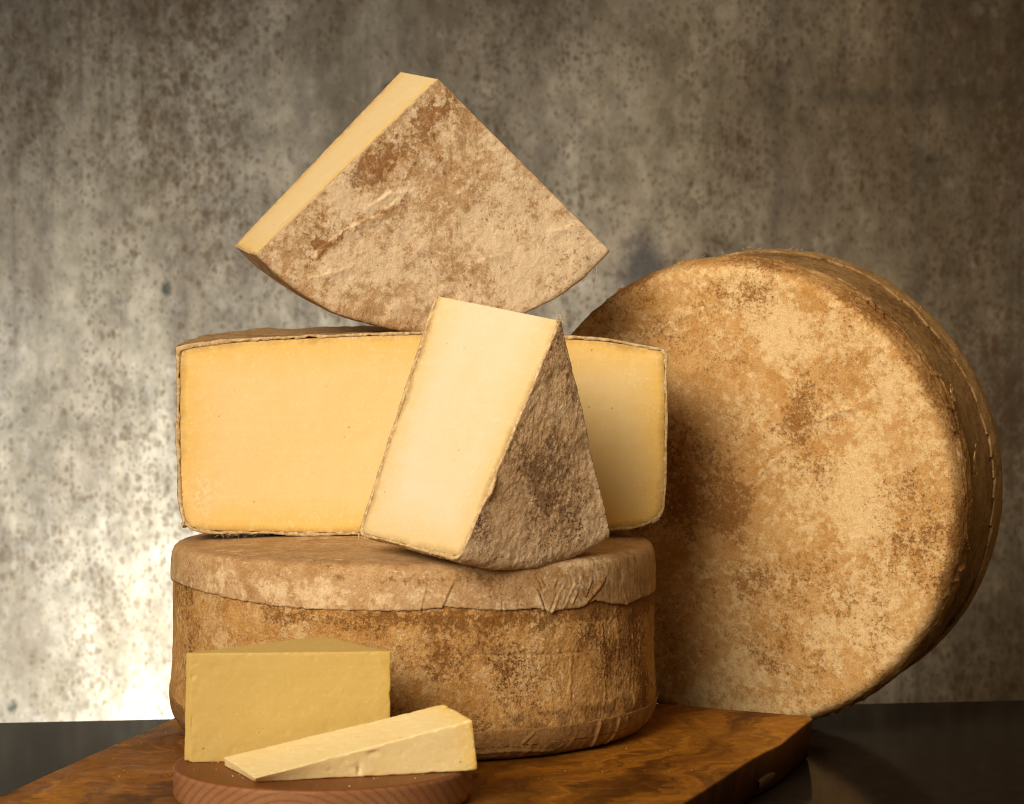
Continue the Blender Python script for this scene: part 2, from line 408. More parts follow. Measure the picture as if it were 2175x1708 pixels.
def concrete_mat():
    t = NT('stained_concrete')
    stain_vignette = t.attr('stain_vignette')
    sep = t.n.new('ShaderNodeSeparateXYZ'); t.lk(t.co, sep.inputs[0])
    big = t.noise(1.0, 7, 0.62, 0.3, src=t.mapping(scale=(3.2, 3.2, 2.0)))
    col = t.ramp(big, [(0.30, (.115, .084, .048)), (0.5, (.20, .162, .100)), (0.70, (.29, .246, .166))])
    mot = t.noise(1.0, 6, 0.7, 0.2, src=t.mapping(scale=(38, 38, 24), loc=(2, 0, 9)))
    col = t.mix(0.9, col, t.ramp(mot, [(0.32, 0.25), (0.68, 0.72)]), 'OVERLAY')
    cloud = t.noise(1.0, 6, 0.66, 0.5, src=t.mapping(scale=(9, 9, 4.5), loc=(6, 0, 3)))
    col = t.mix(t.ramp(cloud, [(0.50, 0.0), (0.66, 0.5)]), col, (.078, .056, .025))
    band = t.noise(1.0, 3, 0.5, 0.0, src=t.mapping(scale=(7, 7, 0.5), loc=(.45, 0, 0)))
    col = t.mix(t.ramp(band, [(0.42, 0.35), (0.60, 0.0)]), col, (.050, .041, .030))
    # water runs
    drip = t.noise(1.0, 4, 0.6, 0.0, src=t.mapping(scale=(62, 62, 1.6)))
    dm = t.ramp(t.noise(1.0, 3, 0.5, src=t.mapping(scale=(4, 4, 2.2), loc=(1.2, 0, .4))), [(0.42, 0.0), (0.60, 1.0)])
    col = t.mix(t.math('MULTIPLY', t.ramp(drip, [(0.50, 0.0), (0.68, 0.62)]), dm), col, (.045, .033, .020))
    dn = t.math('MULTIPLY', stain_vignette, t.ramp(t.noise(1.0, 6, 0.68, 0.0, src=t.mapping(scale=(12, 12, 6), loc=(3, 0, 4))), [(0.30, 0.40), (0.68, 1.0)]))
    col = t.mix(t.math('MULTIPLY', dn, 0.80), col, (.046, .033, .018))  # concrete stains together with the painted vignette
    # rusty specks: soft round grains of many sizes, thicker in drifts
    dens = t.noise(1.0, 5, 0.6, 0.3, src=t.mapping(scale=(4.6, 4.6, 3.0), loc=(.1, 0, 2.2)))
    wob = t.n.new('ShaderNodeTexNoise'); wob.inputs['Scale'].default_value = 160; wob.inputs['Detail'].default_value = 3
    t.lk(t.co, wob.inputs['Vector'])
    off = t.n.new('ShaderNodeVectorMath'); off.operation = 'SCALE'; off.inputs['Scale'].default_value = 0.006
    t.lk(wob.outputs['Color'], off.inputs[0])
    wc = t.n.new('ShaderNodeVectorMath'); wc.operation = 'ADD'; t.lk(t.co, wc.inputs[0]); t.lk(off.outputs[0], wc.inputs[1])
    dsum = t.math('ADD', t.math('MULTIPLY', t.math('SUBTRACT', dens, 0.5), 1.5), t.math('MULTIPLY', stain_vignette, 0.10))
    for sc, lo, thr, amt, dark in (((235, 235, 170), (5, 0, 1), .32, .50, (.054, .032, .013)), ((150, 150, 105), (0, 0, 0), .28, .52, (.056, .031, .012)), ((88, 88, 58), (3, 0, 7), .17, .50, (.052, .029, .012)), ((46, 46, 30), (8, 0, 2), .07, .38, (.046, .026, .014))):
        v = t.n.new('ShaderNodeTexVoronoi'); v.inputs['Scale'].default_value = 1.0
        t.lk(t.mapping(scale=sc, loc=lo, src=wc.outputs[0]), v.inputs['Vector'])
        sz = t.n.new('ShaderNodeSeparateColor'); t.lk(v.outputs['Color'], sz.inputs[0])
        rad = t.math('ADD', t.math('MULTIPLY', t.math('SUBTRACT', sz.outputs[0], 0.5), 0.55), t.math('ADD', dsum, thr))
        mk = t.math('DIVIDE', t.math('SUBTRACT', rad, v.outputs['Distance']), 0.26, clamp=True)
        col = t.mix(t.math('MULTIPLY', mk, amt), col, dark)
    pal = t.noise(1.0, 5, 0.68, 0.0, src=t.mapping(scale=(70, 70, 44), loc=(5, 0, 9)))
    col = t.mix(t.ramp(pal, [(0.54, 0.0), (0.74, 0.35)]), col, (.27, .235, .18))
    # dark greenish pock marks
    vo = t.voronoi(1.0, 'F1', src=t.mapping(scale=(17, 17, 12), src=wc.outputs[0]))
    vm = t.ramp(vo, [(0.06, 1.0), (0.13, 0.0)])
    vk = t.ramp(t.noise(1.0, 2, 0.5, src=t.mapping(scale=(14, 14, 11), loc=(5, 0, 1))), [(0.50, 0.0), (0.58, 1.0)])
    col = t.mix(t.math('MULTIPLY', t.math('MULTIPLY', vm, vk), 0.85), col, (.014, .019, .012))
    # faint joints of the formwork
    jw = t.math('MULTIPLY', t.math('SUBTRACT', t.noise(30, 3, 0.6), 0.5), 0.006)
    for ax, p in ((0, .290), (0, .447), (0, .548), (2, .557)):
        dd_ = t.math('ABSOLUTE', t.math('ADD', t.math('SUBTRACT', sep.outputs[ax], p), jw))
        jm = t.ramp(t.math('DIVIDE', dd_, 0.012), [(0.0, 0.34), (1.0, 0.0)])
        if ax == 2: jm = t.math('MULTIPLY', jm, t.ramp(sep.outputs[0], [(0.26, 0.0), (0.34, 1.0)]))
        col = t.mix(jm, col, (.035, .028, .02))
    # damp patch
    pt = t.attr('patch')
    pn = t.math('ADD', pt, t.math('MULTIPLY', t.math('SUBTRACT', t.noise(26, 6, .65, .4), .5), .9))
    col = t.mix(t.ramp(pn, [(0.40, 0.0), (0.78, 0.78)]), col, (.045, .040, .034))
    ch = t.math('MULTIPLY', t.ramp(pt, [(.25, 0.0), (.5, 1.0)]), t.ramp(t.noise(60, 5, .68, .2, src=t.mapping(loc=(3, 3, 3))), [(0.56, 0.0), (0.68, 0.45)]))
    col = t.mix(ch, col, (.30, .28, .25))
    h = t.noise(80, 7, 0.68)
    return t.out(col, 0.92, t.bump(h, 0.0016, 0.5), 0.1)
M['concrete'] = concrete_mat()
def thread_mat():
    t = NT('cotton_thread'); return t.out(t.ramp(t.noise(300, 3), [(.3, (.55, .42, .25)), (.7, (.75, .62, .42))]), 0.9, None, 0.1)
M['thread'] = thread_mat()
def crumb_mat():
    t = NT('crumb'); return t.out(t.ramp(t.noise(200, 3), [(.3, (.75, .58, .30)), (.7, (.88, .76, .5))]), 0.6, None, 0.3)
M['crumb'] = crumb_mat()

# ------------------------------------------------------------------ wall
def make_wall():
    Y = 0.92
    xs = np.linspace(-1.6, 1.6, 161); zs = np.linspace(-0.9, 1.7, 131)
    X, Z = np.meshgrid(xs, zs, indexing='ij')
    P = np.stack([X, np.full_like(X, Y), Z], -1)
    P[..., 1] += (fbm(P.reshape(-1, 3), 5, 3) * 0.002).reshape(X.shape)
    front = P.reshape(-1, 3)
    back = front + np.array([0, 0.14, 0]); back[:, 1] = Y + 0.14
    n, m = X.shape; N = n * m
    F = [gridfaces(n, m), gridfaces(n, m, N, flip=True)]
    idx = np.arange(N).reshape(n, m)
    for e in (idx[0], idx[-1][::-1], idx[:, 0][::-1], idx[:, -1]):
        F.append(np.stack([e[:-1], e[:-1] + N, e[1:] + N, e[1:]], -1)[:, ::-1])
    d = np.exp(-(((front[:, 0] - .142) / .036) ** 2 + ((front[:, 2] - .366) / .055) ** 2))
    x, z = front[:, 0], front[:, 2]; wv = fbm(np.c_[x * 1.0, z * .25, z * 0], 7, 3, .6, 400) * .05
    stain_vignette = 1.25 * np.exp(-(((x + .47) / .17) ** 2 + ((z - .70) / .16) ** 2)) + .75 * np.exp(-(((x - .06) / .10) ** 2 + ((z - .70) / .10) ** 2)) + .75 * sstep(.40, .50, x + wv) + .35 * sstep(.27, .30, x + wv * .4) + .5 * np.exp(-((x + .62) / .06) ** 2) + .3 * sstep(.52, .72, z + wv)
    stain_vignette = np.clip(stain_vignette, 0, 1.15)  # broad wall stains, with light falloff at top and sides painted in
    o = build('concrete_wall', np.r_[front, back], F, M['concrete'], attrs={'patch': np.r_[d, d * 0], 'stain_vignette': np.r_[stain_vignette, stain_vignette * 0]}, origin=(0, Y, 0))
    tag(o, 'speckled brown grey concrete wall behind the cheeses', 'wall')
make_wall()

# ------------------------------------------------------------------ slabs with an outline (table top, boards)
def slab(outline, z0, z1, bevel, step, topnoise=0.0, undercut=0.0, seed=0):
    """closed slab from a plan outline (counter-clockwise); rings inward for the top"""
    O = np.asarray(outline, float)
    d = np.r_[0, np.cumsum(np.linalg.norm(np.diff(np.r_[O, O[:1]], axis=0), axis=1))]
    n = int(d[-1] / step); t = np.linspace(0, d[-1], n, endpoint=False)
    C = np.r_[O, O[:1]]
    P = np.c_[np.interp(t, d, C[:, 0]), np.interp(t, d, C[:, 1])]
    for _ in range(3): P = 0.5 * P + 0.25 * (np.roll(P, 1, 0) + np.roll(P, -1, 0))
    c = P.mean(0)
    T = np.roll(P, -1, 0) - np.roll(P, 1, 0); Nn = np.c_[T[:, 1], -T[:, 0]]; Nn /= np.linalg.norm(Nn, axis=1)[:, None]
    rings = []
    for off, z in ((-undercut - 2 * bevel, z0), (-undercut - bevel * .3, z0 + bevel), (-undercut * .3, (z0 + z1) / 2), (0, z1 - bevel), (-bevel * .3, z1 - bevel * .3), (-bevel, z1)):
        rings.append(np.c_[P + Nn * off, np.full(n, z)])
    inner = rings[-1][:, :2]
    for k in (.9, .75, .55, .35, .15, .02):
        rings.append(np.c_[c + (inner - c) * k, np.full(n, z1)])
    V = np.array(rings)           # ring, n
    V[..., :2] += (fbm(np.c_[V.reshape(-1, 3)], 30, 3, seed=seed) * topnoise)[:, None].reshape(V.shape[0], n, 1) * Nn[None] * (np.arange(len(V)) < 6)[:, None, None]
    G = V.transpose(1, 0, 2); m = len(rings)
    F = [gridfaces(n, m, wrap=True)]
    idx = np.arange(n) * m
    F.append([list(idx[::-1])]); F.append([list(idx + m - 1)])
    return G.reshape(-1, 3), F

# table top (its far edge runs slightly askew behind the wheels)
e0 = np.array((-0.408, 0.131)); e1 = np.array((0.430, 0.245)); ed = (e1 - e0) / np.linalg.norm(e1 - e0)
L0 = e0 - ed * 0.75; L1 = e1 + ed * 0.75; nf = np.array((ed[1], -ed[0]))
V, F = slab([L0 + nf * 1.15, L1 + nf * 1.15, L1, L0], -0.035, 0.0, 0.0015, 0.02)
tab = build('table', V, F, M['table'], origin=(0, -0.3, 0), smooth=False)
tag(tab, 'dark glossy table top under the cutting board and the cheese wheels', 'table')

# olive wood board
ol = [(-0.395, -0.62), (0.02, -0.60), (0.060, -0.470), (0.1044, -0.3482), (0.1376, -0.2589), (0.1622, -0.1913), (0.1868, -0.1368), (0.2150, -0.0480),
      (0.2225, -0.0270), (0.2180, -0.0160), (0.205, -0.0115), (0.1155, 0.0377), (0.0, 0.095), (-0.13, 0.150), (-0.205, 0.150), (-0.232, 0.06), (-0.2496, -0.0300), (-0.262, -0.085), (-0.287, -0.185), (-0.3184, -0.3215), (-0.345, -0.45)]
B = thing('cutting_board', 'large dark wooden board with swirling grain under the bottom cheese wheel', 'board', (0.0, -0.15, 0.0))
V, F = slab(ol, 0.0005, 0.030, 0.0014, 0.004, 0.0004, 0.003, 2)
side = np.tile(np.array([1, 1, 1, .9, .35] + [0] * 7), len(V) // 12)  # mask for the shade painted on the side faces
bd = build('board', V, F, M['olive_wood'], B, {'rim': side})
# pale sapwood patch low on the right-hand side face
pa = np.array((0.1690, -0.1790)); pb = np.array((0.1830, -0.1460)); dn = np.array((pb - pa)[::-1]) * (1, -1); dn = dn / np.linalg.norm(dn)
q = []
for s in np.linspace(0, 1, 6):
    for z, off in ((0.0035, -0.0045), (0.0060 + .002 * s, -0.0021), (0.0115 + .002 * math.sin(s * 3), -0.0013), (0.0117 + .002 * math.sin(s * 3), -0.0040)):
        p = pa + (pb - pa) * s + dn * off
        q.append((p[0], p[1], z))
build('sapwood_patch', np.array(q), [gridfaces(6, 4)], M['sapwood'], B)

# round cherry board
cx, cy, rr = -0.1169, -0.3258, 0.0920
RB = thing('round_board', 'small round reddish wooden board with ring grain under the two cut cheese pieces', 'board', (cx, cy, 0.030))
pr = roundpoly([(0, .0303), (.0895, .0303), (.0921, .0335), (.0925, .0505), (.0910, .0520), (0, .0520)], [.001, .002, .001, .0008])
pr = resample(pr, 0.0012)
th = np.linspace(0, 2 * math.pi, 240, endpoint=False)
G = np.stack([cx + np.cos(th)[:, None] * pr[None, :, 0], cy + np.sin(th)[:, None] * pr[None, :, 0], np.repeat(pr[None, :, 1], len(th), 0)], -1)
G += (fbm(G.reshape(-1, 3), 40, 3) * 0.0003).reshape(G.shape[:2] + (1,)) * np.array([1, 1, 0.15])
build('board', G.reshape(-1, 3), [gridfaces(len(th), len(pr), wrap=True)], M['cherry_wood'], RB, {'top': (G[..., 2].ravel() > .0515).astype(float)})

# ------------------------------------------------------------------ bottom wheel
WX, WY = -0.0708, -0.05
W = thing('whole_cheese', 'rough brown cheese wheel with pale cloth cap, lying flat under the whole stack', 'cheese', (WX, WY, 0.030))
def phi_grid(fine, coarse, lim=1.75):
    a = np.arange(-lim, lim, fine); b = np.arange(lim, 2 * math.pi - lim, coarse)
    return np.r_[a, b]
def around(ph, r, z):
    return np.stack([WX + np.sin(ph) * r, WY - np.cos(ph) * r, z], -1)
def lopsided(ph):                # the wheel is not a perfect circle
    return 0.0006 * np.sin(2 * ph + .6) + 0.0005 * np.sin(3 * ph - 1)
# body
pb_ = roundpoly([(0.0, .0305), (.168, .0305), (.1768, .050), (.1740, .085), (.1741, .128), (.1722, .150), (.160, .1595), (0, .1640)], [.012, .012, .02, .012, .008, .006])
pb_ = np.r_[resample(pb_[pb_[:, 0] < .150][:2], .03)[:-1], resample(pb_[np.where(pb_[:, 0] >= .150)[0][0] - 1:-1], 0.0009), pb_[-1:]]
ph = phi_grid(0.0050, 0.03)
PH, RR = np.meshgrid(ph, pb_[:, 0], indexing='ij'); ZZ = np.repeat(pb_[None, :, 1], len(ph), 0)
G = around(PH, RR + lopsided(PH) * (RR > .1), ZZ)
Nn = gnormals(G, True); flat = G.reshape(-1, 3)
side = sstep(.155, .170, RR).ravel()
uv = np.c_[PH.ravel() * .1745, ZZ.ravel()]
stretch = np.c_[np.sin(PH.ravel()) * .1745, -np.cos(PH.ravel()) * .1745, ZZ.ravel() * 0.75]
disp = fbm(stretch, 115, 5, 0.62, 1) * 0.0006 + fbm(stretch, 28, 3, 0.5, 2) * 0.0008 + np.abs(fbm(stretch, 260, 3, 0.6, 3)) * -0.0007
# knife line, vertical wrinkles
d, _, tt = seg_dist(uv, [(.02, .1042), (.05, .1033), (.094, .1008), (.13, .1000)]); disp -= 0.0009 * np.exp(-(d / .0006) ** 2)
for pl in ([(.188, .128), (.1895, .09), (.187, .055)], [(.150, .118), (.152, .085), (.149, .062)], [(.120, .100), (.118, .070)], [(.168, .105), (.170, .080)], [(-.215, .120), (-.213, .07)], [(.2, .115), (.203, .08)]):
    w = fbm(np.c_[uv, uv[:, :1] * 0], 90, 3, seed=6) * 0.0022
    d, s, tt = seg_dist(uv + np.c_[w, w * 0], pl); disp += 0.0006 * np.exp(-(d / .0008) ** 2)
flat = flat + (disp * side)[:, None] * Nn.reshape(-1, 3)
blot = fbm(np.c_[uv, uv[:, :1] * 0], 70, 4, 0.6, 9)
wet = sstep(.0505, .0530, ZZ.ravel()) * (1 - sstep(.0625, .0665, ZZ.ravel() + blot * .006)) * sstep(.30, .45, PH.ravel() + blot * .1) * (1 - sstep(1.05, 1.25, PH.ravel())) * sstep(-.35, .1, blot)
stain = 0.9 * np.exp(-((ZZ.ravel() - .127) / .008) ** 2) * sstep(-.9, -.3, PH.ravel()) + 0.5 * sstep(.7, 1.25, PH.ravel()) + 0.8 * np.exp(-((PH.ravel() - .12) / .16) ** 2 - ((ZZ.ravel() - .105) / .022) ** 2) - 0.1
pale = 0.7 * np.exp(-((PH.ravel() - .50) / .28) ** 2 - ((ZZ.ravel() - .095) / .018) ** 2) + 0.6 * np.exp(-((PH.ravel() + .9) / .5) ** 2 - ((ZZ.ravel() - .115) / .015) ** 2)
build('rind', flat, [gridfaces(len(ph), len(pb_), wrap=True)], M['side_rind'], W, {'wet': wet, 'stain': stain, 'pale': pale})
# cloth cap
HEM = [(-math.pi, .136), (-1.75, .137), (-1.36, .1384), (-1.197, .1398), (-.973, .1382), (-.821, .1371), (-.80, .1366), (-.561, .1345), (-.545, .1340), (-.361, .1332), (-.181, .1337), (-.056, .1335), (.068, .1343), (.158, .1362), (.251, .1343), (.374, .1325), (.541, .1326), (.58, .1286), (.619, .1303), (.732, .1304), (.813, .134), (.929, .1295), (1.028, .1275), (1.151, .1294), (1.515, .1296), (1.75, .131), (math.pi, .136), (2 * math.pi - 1.75, .137)]
hp = np.array([h[0] for h in HEM]); hz = np.array([h[1] for h in HEM])
ph = phi_grid(0.0042, 0.03)
hem = np.interp(ph, hp, hz) + fbm(np.c_[ph * 30, ph * 0, ph * 0], 1, 3, seed=4) * 0.0005 + gnoise(np.c_[ph * 260, ph * 0, ph * 0]) * 0.00035
nw = 66
ptop = roundpoly([(0, .1675), (.10, .1670), (.1728, .1630), (.1748, .1500), (.1746, .1238)], [.02, .0065, .006], 10)
ptop = ptop[ptop[:, 1] > .1235]
PT = np.r_[resample(ptop[ptop[:, 0] < .14], .02)[:-1], resample(ptop[ptop[:, 0] >= .1395], .0004)]
dd = np.r_[0, np.cumsum(np.linalg.norm(np.diff(PT, axis=0), axis=1))]
G = np.zeros((len(ph), nw, 3)); UVc = np.zeros((len(ph), nw, 2))
for i, p in enumerate(ph):
    endd = np.interp(-hem[i], -PT[:, 1], dd)
    d_top = np.interp(.142, PT[:, 0], dd)
    t = np.r_[np.linspace(0, d_top, 10)[:-1], np.linspace(d_top, endd, nw - 11)]
    r = np.interp(t, dd, PT[:, 0]); z = np.interp(t, dd, PT[:, 1])
    r = np.r_[r, r[-1] - .0004, r[-1] - .0016]; z = np.r_[z, z[-1] - .0001, z[-1] + .0002]
    G[i] = around(np.full(nw, p), r + lopsided(p) * (r > .1), z)
    UVc[i, :, 0] = p; UVc[i, :, 1] = z
Nn = -gnormals(G, True)
if (Nn[10, 40] @ (G[10, 40] - np.array([WX, WY, G[10, 40, 2]]))) < 0: Nn = -Nn
flat = G.reshape(-1, 3); U = UVc.reshape(-1, 2); P2 = np.c_[U[:, 0] * .1755, U[:, 1]]
disp = fbm(flat, 22, 3, 0.5, 3) * 0.0003 + fbm(flat, 90, 4, 0.6, 5) * 0.0003 + fbm(flat * (1, 1, .25), 200, 3, .6, 8) * 0.0002
ridge = [([(.085, .156), (.082, .1482), (.064, .1350)], .0013, .0009, 1), ([(.197, .1544), (.17, .1465), (.14, .1347)], .0021, .0010, 1), ([(-.006, .1511), (.045, .1576), (.117, .1578)], .0010, .0009, -1),
         ([(.498, .1481), (.529, .1424), (.556, .1295)], .0019, .0010, 1), ([(.624, .1432), (.584, .1290)], .0019, .0010, -1), ([(.885, .1506), (.835, .1423), (.768, .1334)], .0023, .0013, 1), ([(.735, .1453), (.789, .1385)], .0014, .0006, 1),
         ([(1.001, .1377), (1.031, .1281)], .0013, .0007, 1), ([(1.136, .138), (1.162, .1322)], .0011, .0007, 1), ([(.374, .1438), (.374, .1328)], .0006, .0006, 1), ([(.531, .1534), (.562, .1452)], .0010, .0008, 1), ([(.71, .1514), (.64, .1316)], .0011, .0008, -1),
         ([(.662, .1504), (.628, .1445)], .0009, .0008, -1), ([(.722, .1433), (.686, .1326)], .0009, .0008, 1), ([(.51, .1549), (.537, .1461)], .0008, .0008, 1), ([(-.754, .1553), (-.821, .1374)], .0016, .0008, -1), ([(-.517, .1435), (-.566, .1344)], .0019, .0008, -1),
         ([(.80, .150), (.76, .138)], .0008, .0007, 1), ([(1.27, .148), (1.29, .135)], .0010, .0009, 1), ([(-1.05, .152), (-1.08, .141)], .0007, .0007, 1), ([(.62, .152), (.60, .146)], .0008, .0007, 1)]
vis = np.abs(U[:, 0]) < 1.8
for pl, hgt, w, sgn in ridge:
    pl2 = [(a * .1755, b) for a, b in pl]
    jig = fbm(np.c_[P2, P2[:, :1] * 0], 160, 2, seed=2) * 0.0005
    d, s, tt = seg_dist(P2 + np.c_[jig, jig * 0], pl2)
    sharp = np.where(s * sgn > 0, w * .30, w * 2.0)      # lapped fold: steep on one side
    fade = np.clip(tt * 3, 0.15, 1)
    disp += .48 * hgt * fade * np.exp(-(d / sharp) ** 2) * vis
    disp -= 0.0007 * fade * np.exp(-((d - w * .9) / (w * .5)) ** 2) * (s * sgn > 0) * vis
nrm = Nn.reshape(-1, 3)
inn = (np.arange(nw) < nw - 2).astype(float); inn = np.tile(inn, len(ph))
rad = np.tile(np.linspace(0, 1, nw), len(ph))
flat = flat + ((disp + .0002) * sstep(.10, .17, np.hypot(flat[:, 0] - WX, flat[:, 1] - WY)))[:, None] * nrm
stain = 0.7 * np.exp(-((U[:, 1] - .1535) / .004) ** 2) * sstep(-.55, -.1, U[:, 0]) * (1 - sstep(.3, .5, U[:, 0])) 
pale = 0.75 * np.exp(-((U[:, 1] - .144) / .008) ** 2) * (1 - sstep(.1, .5, U[:, 0])) - 0.5 * sstep(.160, .1625, U[:, 1])
build('cloth_cap', flat, [gridfaces(len(ph), nw, wrap=True)], M['cap_cloth'], W, {'stain': stain, 'pale': pale, 'wet': pale * 0})
# cloth band around the foot
ph = phi_grid(0.0055, 0.03)
hemb = .0522 + fbm(np.c_[ph * 4, ph * 0, ph * 0 + 3], 1, 3) * 0.0012 + gnoise(np.c_[ph * 200, ph * 0, ph * 0]) * 0.0003 + .008 * sstep(-1.0, -1.5, ph)
pb2 = roundpoly([(.150, .0302), (.1690, .0302), (.1775, .050), (.1760, .066)], [.0125, .010], 12)
dd = np.r_[0, np.cumsum(np.linalg.norm(np.diff(pb2, axis=0), axis=1))]; m = 44
G = np.zeros((len(ph), m, 3)); U = np.zeros((len(ph), m, 2))
for i, p in enumerate(ph):
    e = np.interp(hemb[i], pb2[:, 1][8:], dd[8:]); t = np.linspace(0, e, m - 2)
    r = np.interp(t, dd, pb2[:, 0]); z = np.interp(t, dd, pb2[:, 1])
    r = np.r_[r, r[-1] - .0006, r[-1] - .0022]; z = np.r_[z, z[-1] + .0002, z[-1] - .0002]
    G[i] = around(np.full(m, p), r + lopsided(p), z); U[i, :, 0] = p * .1775; U[i, :, 1] = z
Nn = gnormals(G, True); flat = G.reshape(-1, 3); P2 = U.reshape(-1, 2)
disp = fbm(flat * (1, 1, .5), 130, 4, .6, 12) * 0.00055 + fbm(flat, 30, 2, .5, 13) * 0.0004
for pl, hgt, w in (([(.1475, .0500), (.1465, .0422), (.1478, .0345)], .0017, .0008), ([(.1698, .0502), (.1690, .0391), (.1645, .0335)], .0014, .0007), ([(.1815, .0495), (.1820, .0430)], .0009, .0007), ([(.02, .0365), (.05, .0375), (.075, .0380), (.11, .0350)], .0007, .0006), ([(.09, .050), (.082, .042)], .0007, .0006)):
    d, s, tt = seg_dist(P2, pl); disp += hgt * np.exp(-(d / np.where(s > 0, w, w * 1.8)) ** 2)
flat = flat + disp[:, None] * Nn.reshape(-1, 3) * np.sign((Nn.reshape(-1, 3) * (flat - np.array([WX, WY, .045]))).sum(1))[:, None]
build('cloth_band', flat, [gridfaces(len(ph), m, wrap=True)], M['band_cloth'], W, {'stain': P2[:, 0] * 0 + .2, 'pale': P2[:, 0] * 0, 'wet': 0.35 * sstep(-.2, .5, fbm(flat, 40, 3, .6, 20))})

# ------------------------------------------------------------------ generic cut cheese: profile (r, v) swept over s
def offset_profile(p, d):
    T = np.gradient(p, axis=0); T /= np.linalg.norm(T, axis=1)[:, None]
    return p + np.c_[-T[:, 1], T[:, 0]] * d
def cut_cheese(parent, prof, mapf, svals, th, mrind, mpaste, rdisp, attrfn=None, facejit=0.00025, rcols=110, vrows=70, edge_w=1.0, edge_jit=.0007, proud=0.0004, join_axis=False, seed=0, crumble=0.0, flake=None):
    """prof runs from r=0 low v, round the rim, to r=0 high v.  mapf(s, r, v) -> xyz (arrays)"""
    nw = len(prof); ns = len(svals)
    inner = offset_profile(prof, th)
    inner[0, 0] = inner[-1, 0] = 0.0; inner[:, 0] = np.maximum(inner[:, 0], 0)
    # ---- rind: outer skin, cut lips and inner skin in one shell
    S, Rr = np.meshgrid(svals, prof[:, 0], indexing='ij'); Vv = np.repeat(prof[None, :, 1], ns, 0)
    G = mapf(S.ravel(), Rr.ravel(), Vv.ravel()).reshape(ns, nw, 3)
    Nn = gnormals(G); flat = G.reshape(-1, 3)
    cen = flat.mean(0); k = nw // 2
    if ((G[ns // 2, k] - cen) @ Nn[ns // 2, k]) < 0: Nn = -Nn; fl = True
    else: fl = False
    disp = rdisp(flat, S.ravel(), Rr.ravel(), Vv.ravel())
    axisfade = sstep(0, .004, Rr.ravel()) if not join_axis else 1.0
    flat = flat + (disp * axisfade)[:, None] * Nn.reshape(-1, 3)
    S2, R2 = np.meshgrid(svals, inner[:, 0], indexing='ij'); V2 = np.repeat(inner[None, :, 1], ns, 0)
    In = mapf(S2.ravel(), R2.ravel(), V2.ravel())
    at = attrfn(flat, S.ravel(), Rr.ravel(), Vv.ravel()) if attrfn else {k: np.zeros(len(flat)) for k in ('stain', 'pale', 'wet')}
    rind = build('rind', flat, [gridfaces(ns, nw, flip=fl)], mrind, parent, at)
    # ---- lips of rind along each cut
    outG = flat.reshape(ns, nw, 3); inG = In.reshape(ns, nw, 3)
    for end, nxt in ((0, 1), (ns - 1, ns - 2)):
        o_ = outG[end]; i_ = inG[end].copy()
        outdir = o_ - outG[nxt]; outdir /= np.maximum(np.linalg.norm(outdir, axis=1, keepdims=True), 1e-9)
        # cut-plane normal
        c0 = mapf(np.full(1, svals[end]), np.array([prof[:, 0].max() * .5]), np.array([prof[:, 1].mean()]))
        c1 = mapf(np.full(1, svals[nxt]), np.array([prof[:, 0].max() * .5]), np.array([prof[:, 1].mean()]))
        pn = (c0 - c1)[0]; pn /= np.linalg.norm(pn)
        jit = fbm(o_, 120, 3, .6, seed + end) * edge_jit + fbm(o_, 420, 2, .6, seed + 3) * edge_jit * .6
        dirn = i_ - o_; dl = np.linalg.norm(dirn, axis=1, keepdims=True); dirn = dirn / np.maximum(dl, 1e-9)
        i_ = i_ + dirn * jit[:, None]
        lift = (proud + np.abs(fbm(o_, 160, 3, .6, seed + 7)) * proud * 1.6)[:, None] * pn
        rows = [o_ - pn * 0.0008, o_ * .93 + i_ * .07 + lift * .8, o_ * .5 + i_ * .5 + lift * (0.8 + 0.4 * gnoise(o_ * 260))[:, None], o_ * .1 + i_ * .9 + lift * .9, i_ + dirn * .0002 - pn * 0.0012]
        L = np.stack(rows, 1)
        build('rind_edge', L.reshape(-1, 3), [gridfaces(nw, 5, flip=(end == 0) != fl)], M['rind_edge'], parent)
    # ---- paste: one closed mesh, two cut faces plus a skin behind the rind
    ri = inner[:, 0]; kmax = int(np.argmax(ri)); rmax = ri[kmax]
    lo = inner[:kmax + 1]; hi = inner[kmax:][::-1]
    def vb(r, b): o = np.argsort(b[:, 0], kind='stable'); return np.interp(r, b[o, 0], b[o, 1])
    gd, _, _ = seg_dist(inner, prof); inn2 = inner[gd > th * .95]; inn2 = np.r_[inner[:1], inn2, inner[-1:]]
    bd = np.r_[inn2, np.c_[np.zeros(40), np.linspace(inner[-1, 1], inner[0, 1], 42)[1:-1]]]     # closed outline incl. the axis
    bd = np.r_[bd, bd[:1]]; dl = np.r_[0, np.cumsum(np.linalg.norm(np.diff(bd, axis=0), axis=1))]
    nb2 = 420; tb2 = np.linspace(0, dl[-1], nb2, endpoint=False)
    bd = np.c_[np.interp(tb2, dl, bd[:, 0]), np.interp(tb2, dl, bd[:, 1])]
    c2 = np.array([rmax * .55, inner[:, 1].mean()])
    kk = 1 - (1 - np.linspace(0.004, 1, 70)) ** 1.3
    Vs, Fs, Es = [], [], []; off = 0
    poly = inner
    for end, nxt in ((0, 1), (ns - 1, ns - 2)):
        RV = c2 + kk[None, :, None] * (bd[:, None, :] - c2)
        RC, VV = RV[..., 0].ravel(), RV[..., 1].ravel()
        P = mapf(np.full(RC.size, svals[end]), RC, VV)
        c0 = mapf(np.full(1, svals[end]), np.array([rmax * .5]), np.array([prof[:, 1].mean()])); c1 = mapf(np.full(1, svals[nxt]), np.array([rmax * .5]), np.array([prof[:, 1].mean()]))
        pn = (c0 - c1)[0]; pn /= np.linalg.norm(pn)
        e, _, _ = seg_dist(np.c_[RC, VV], poly)
        w = sstep(0, .004, RC) if not join_axis else 1.0
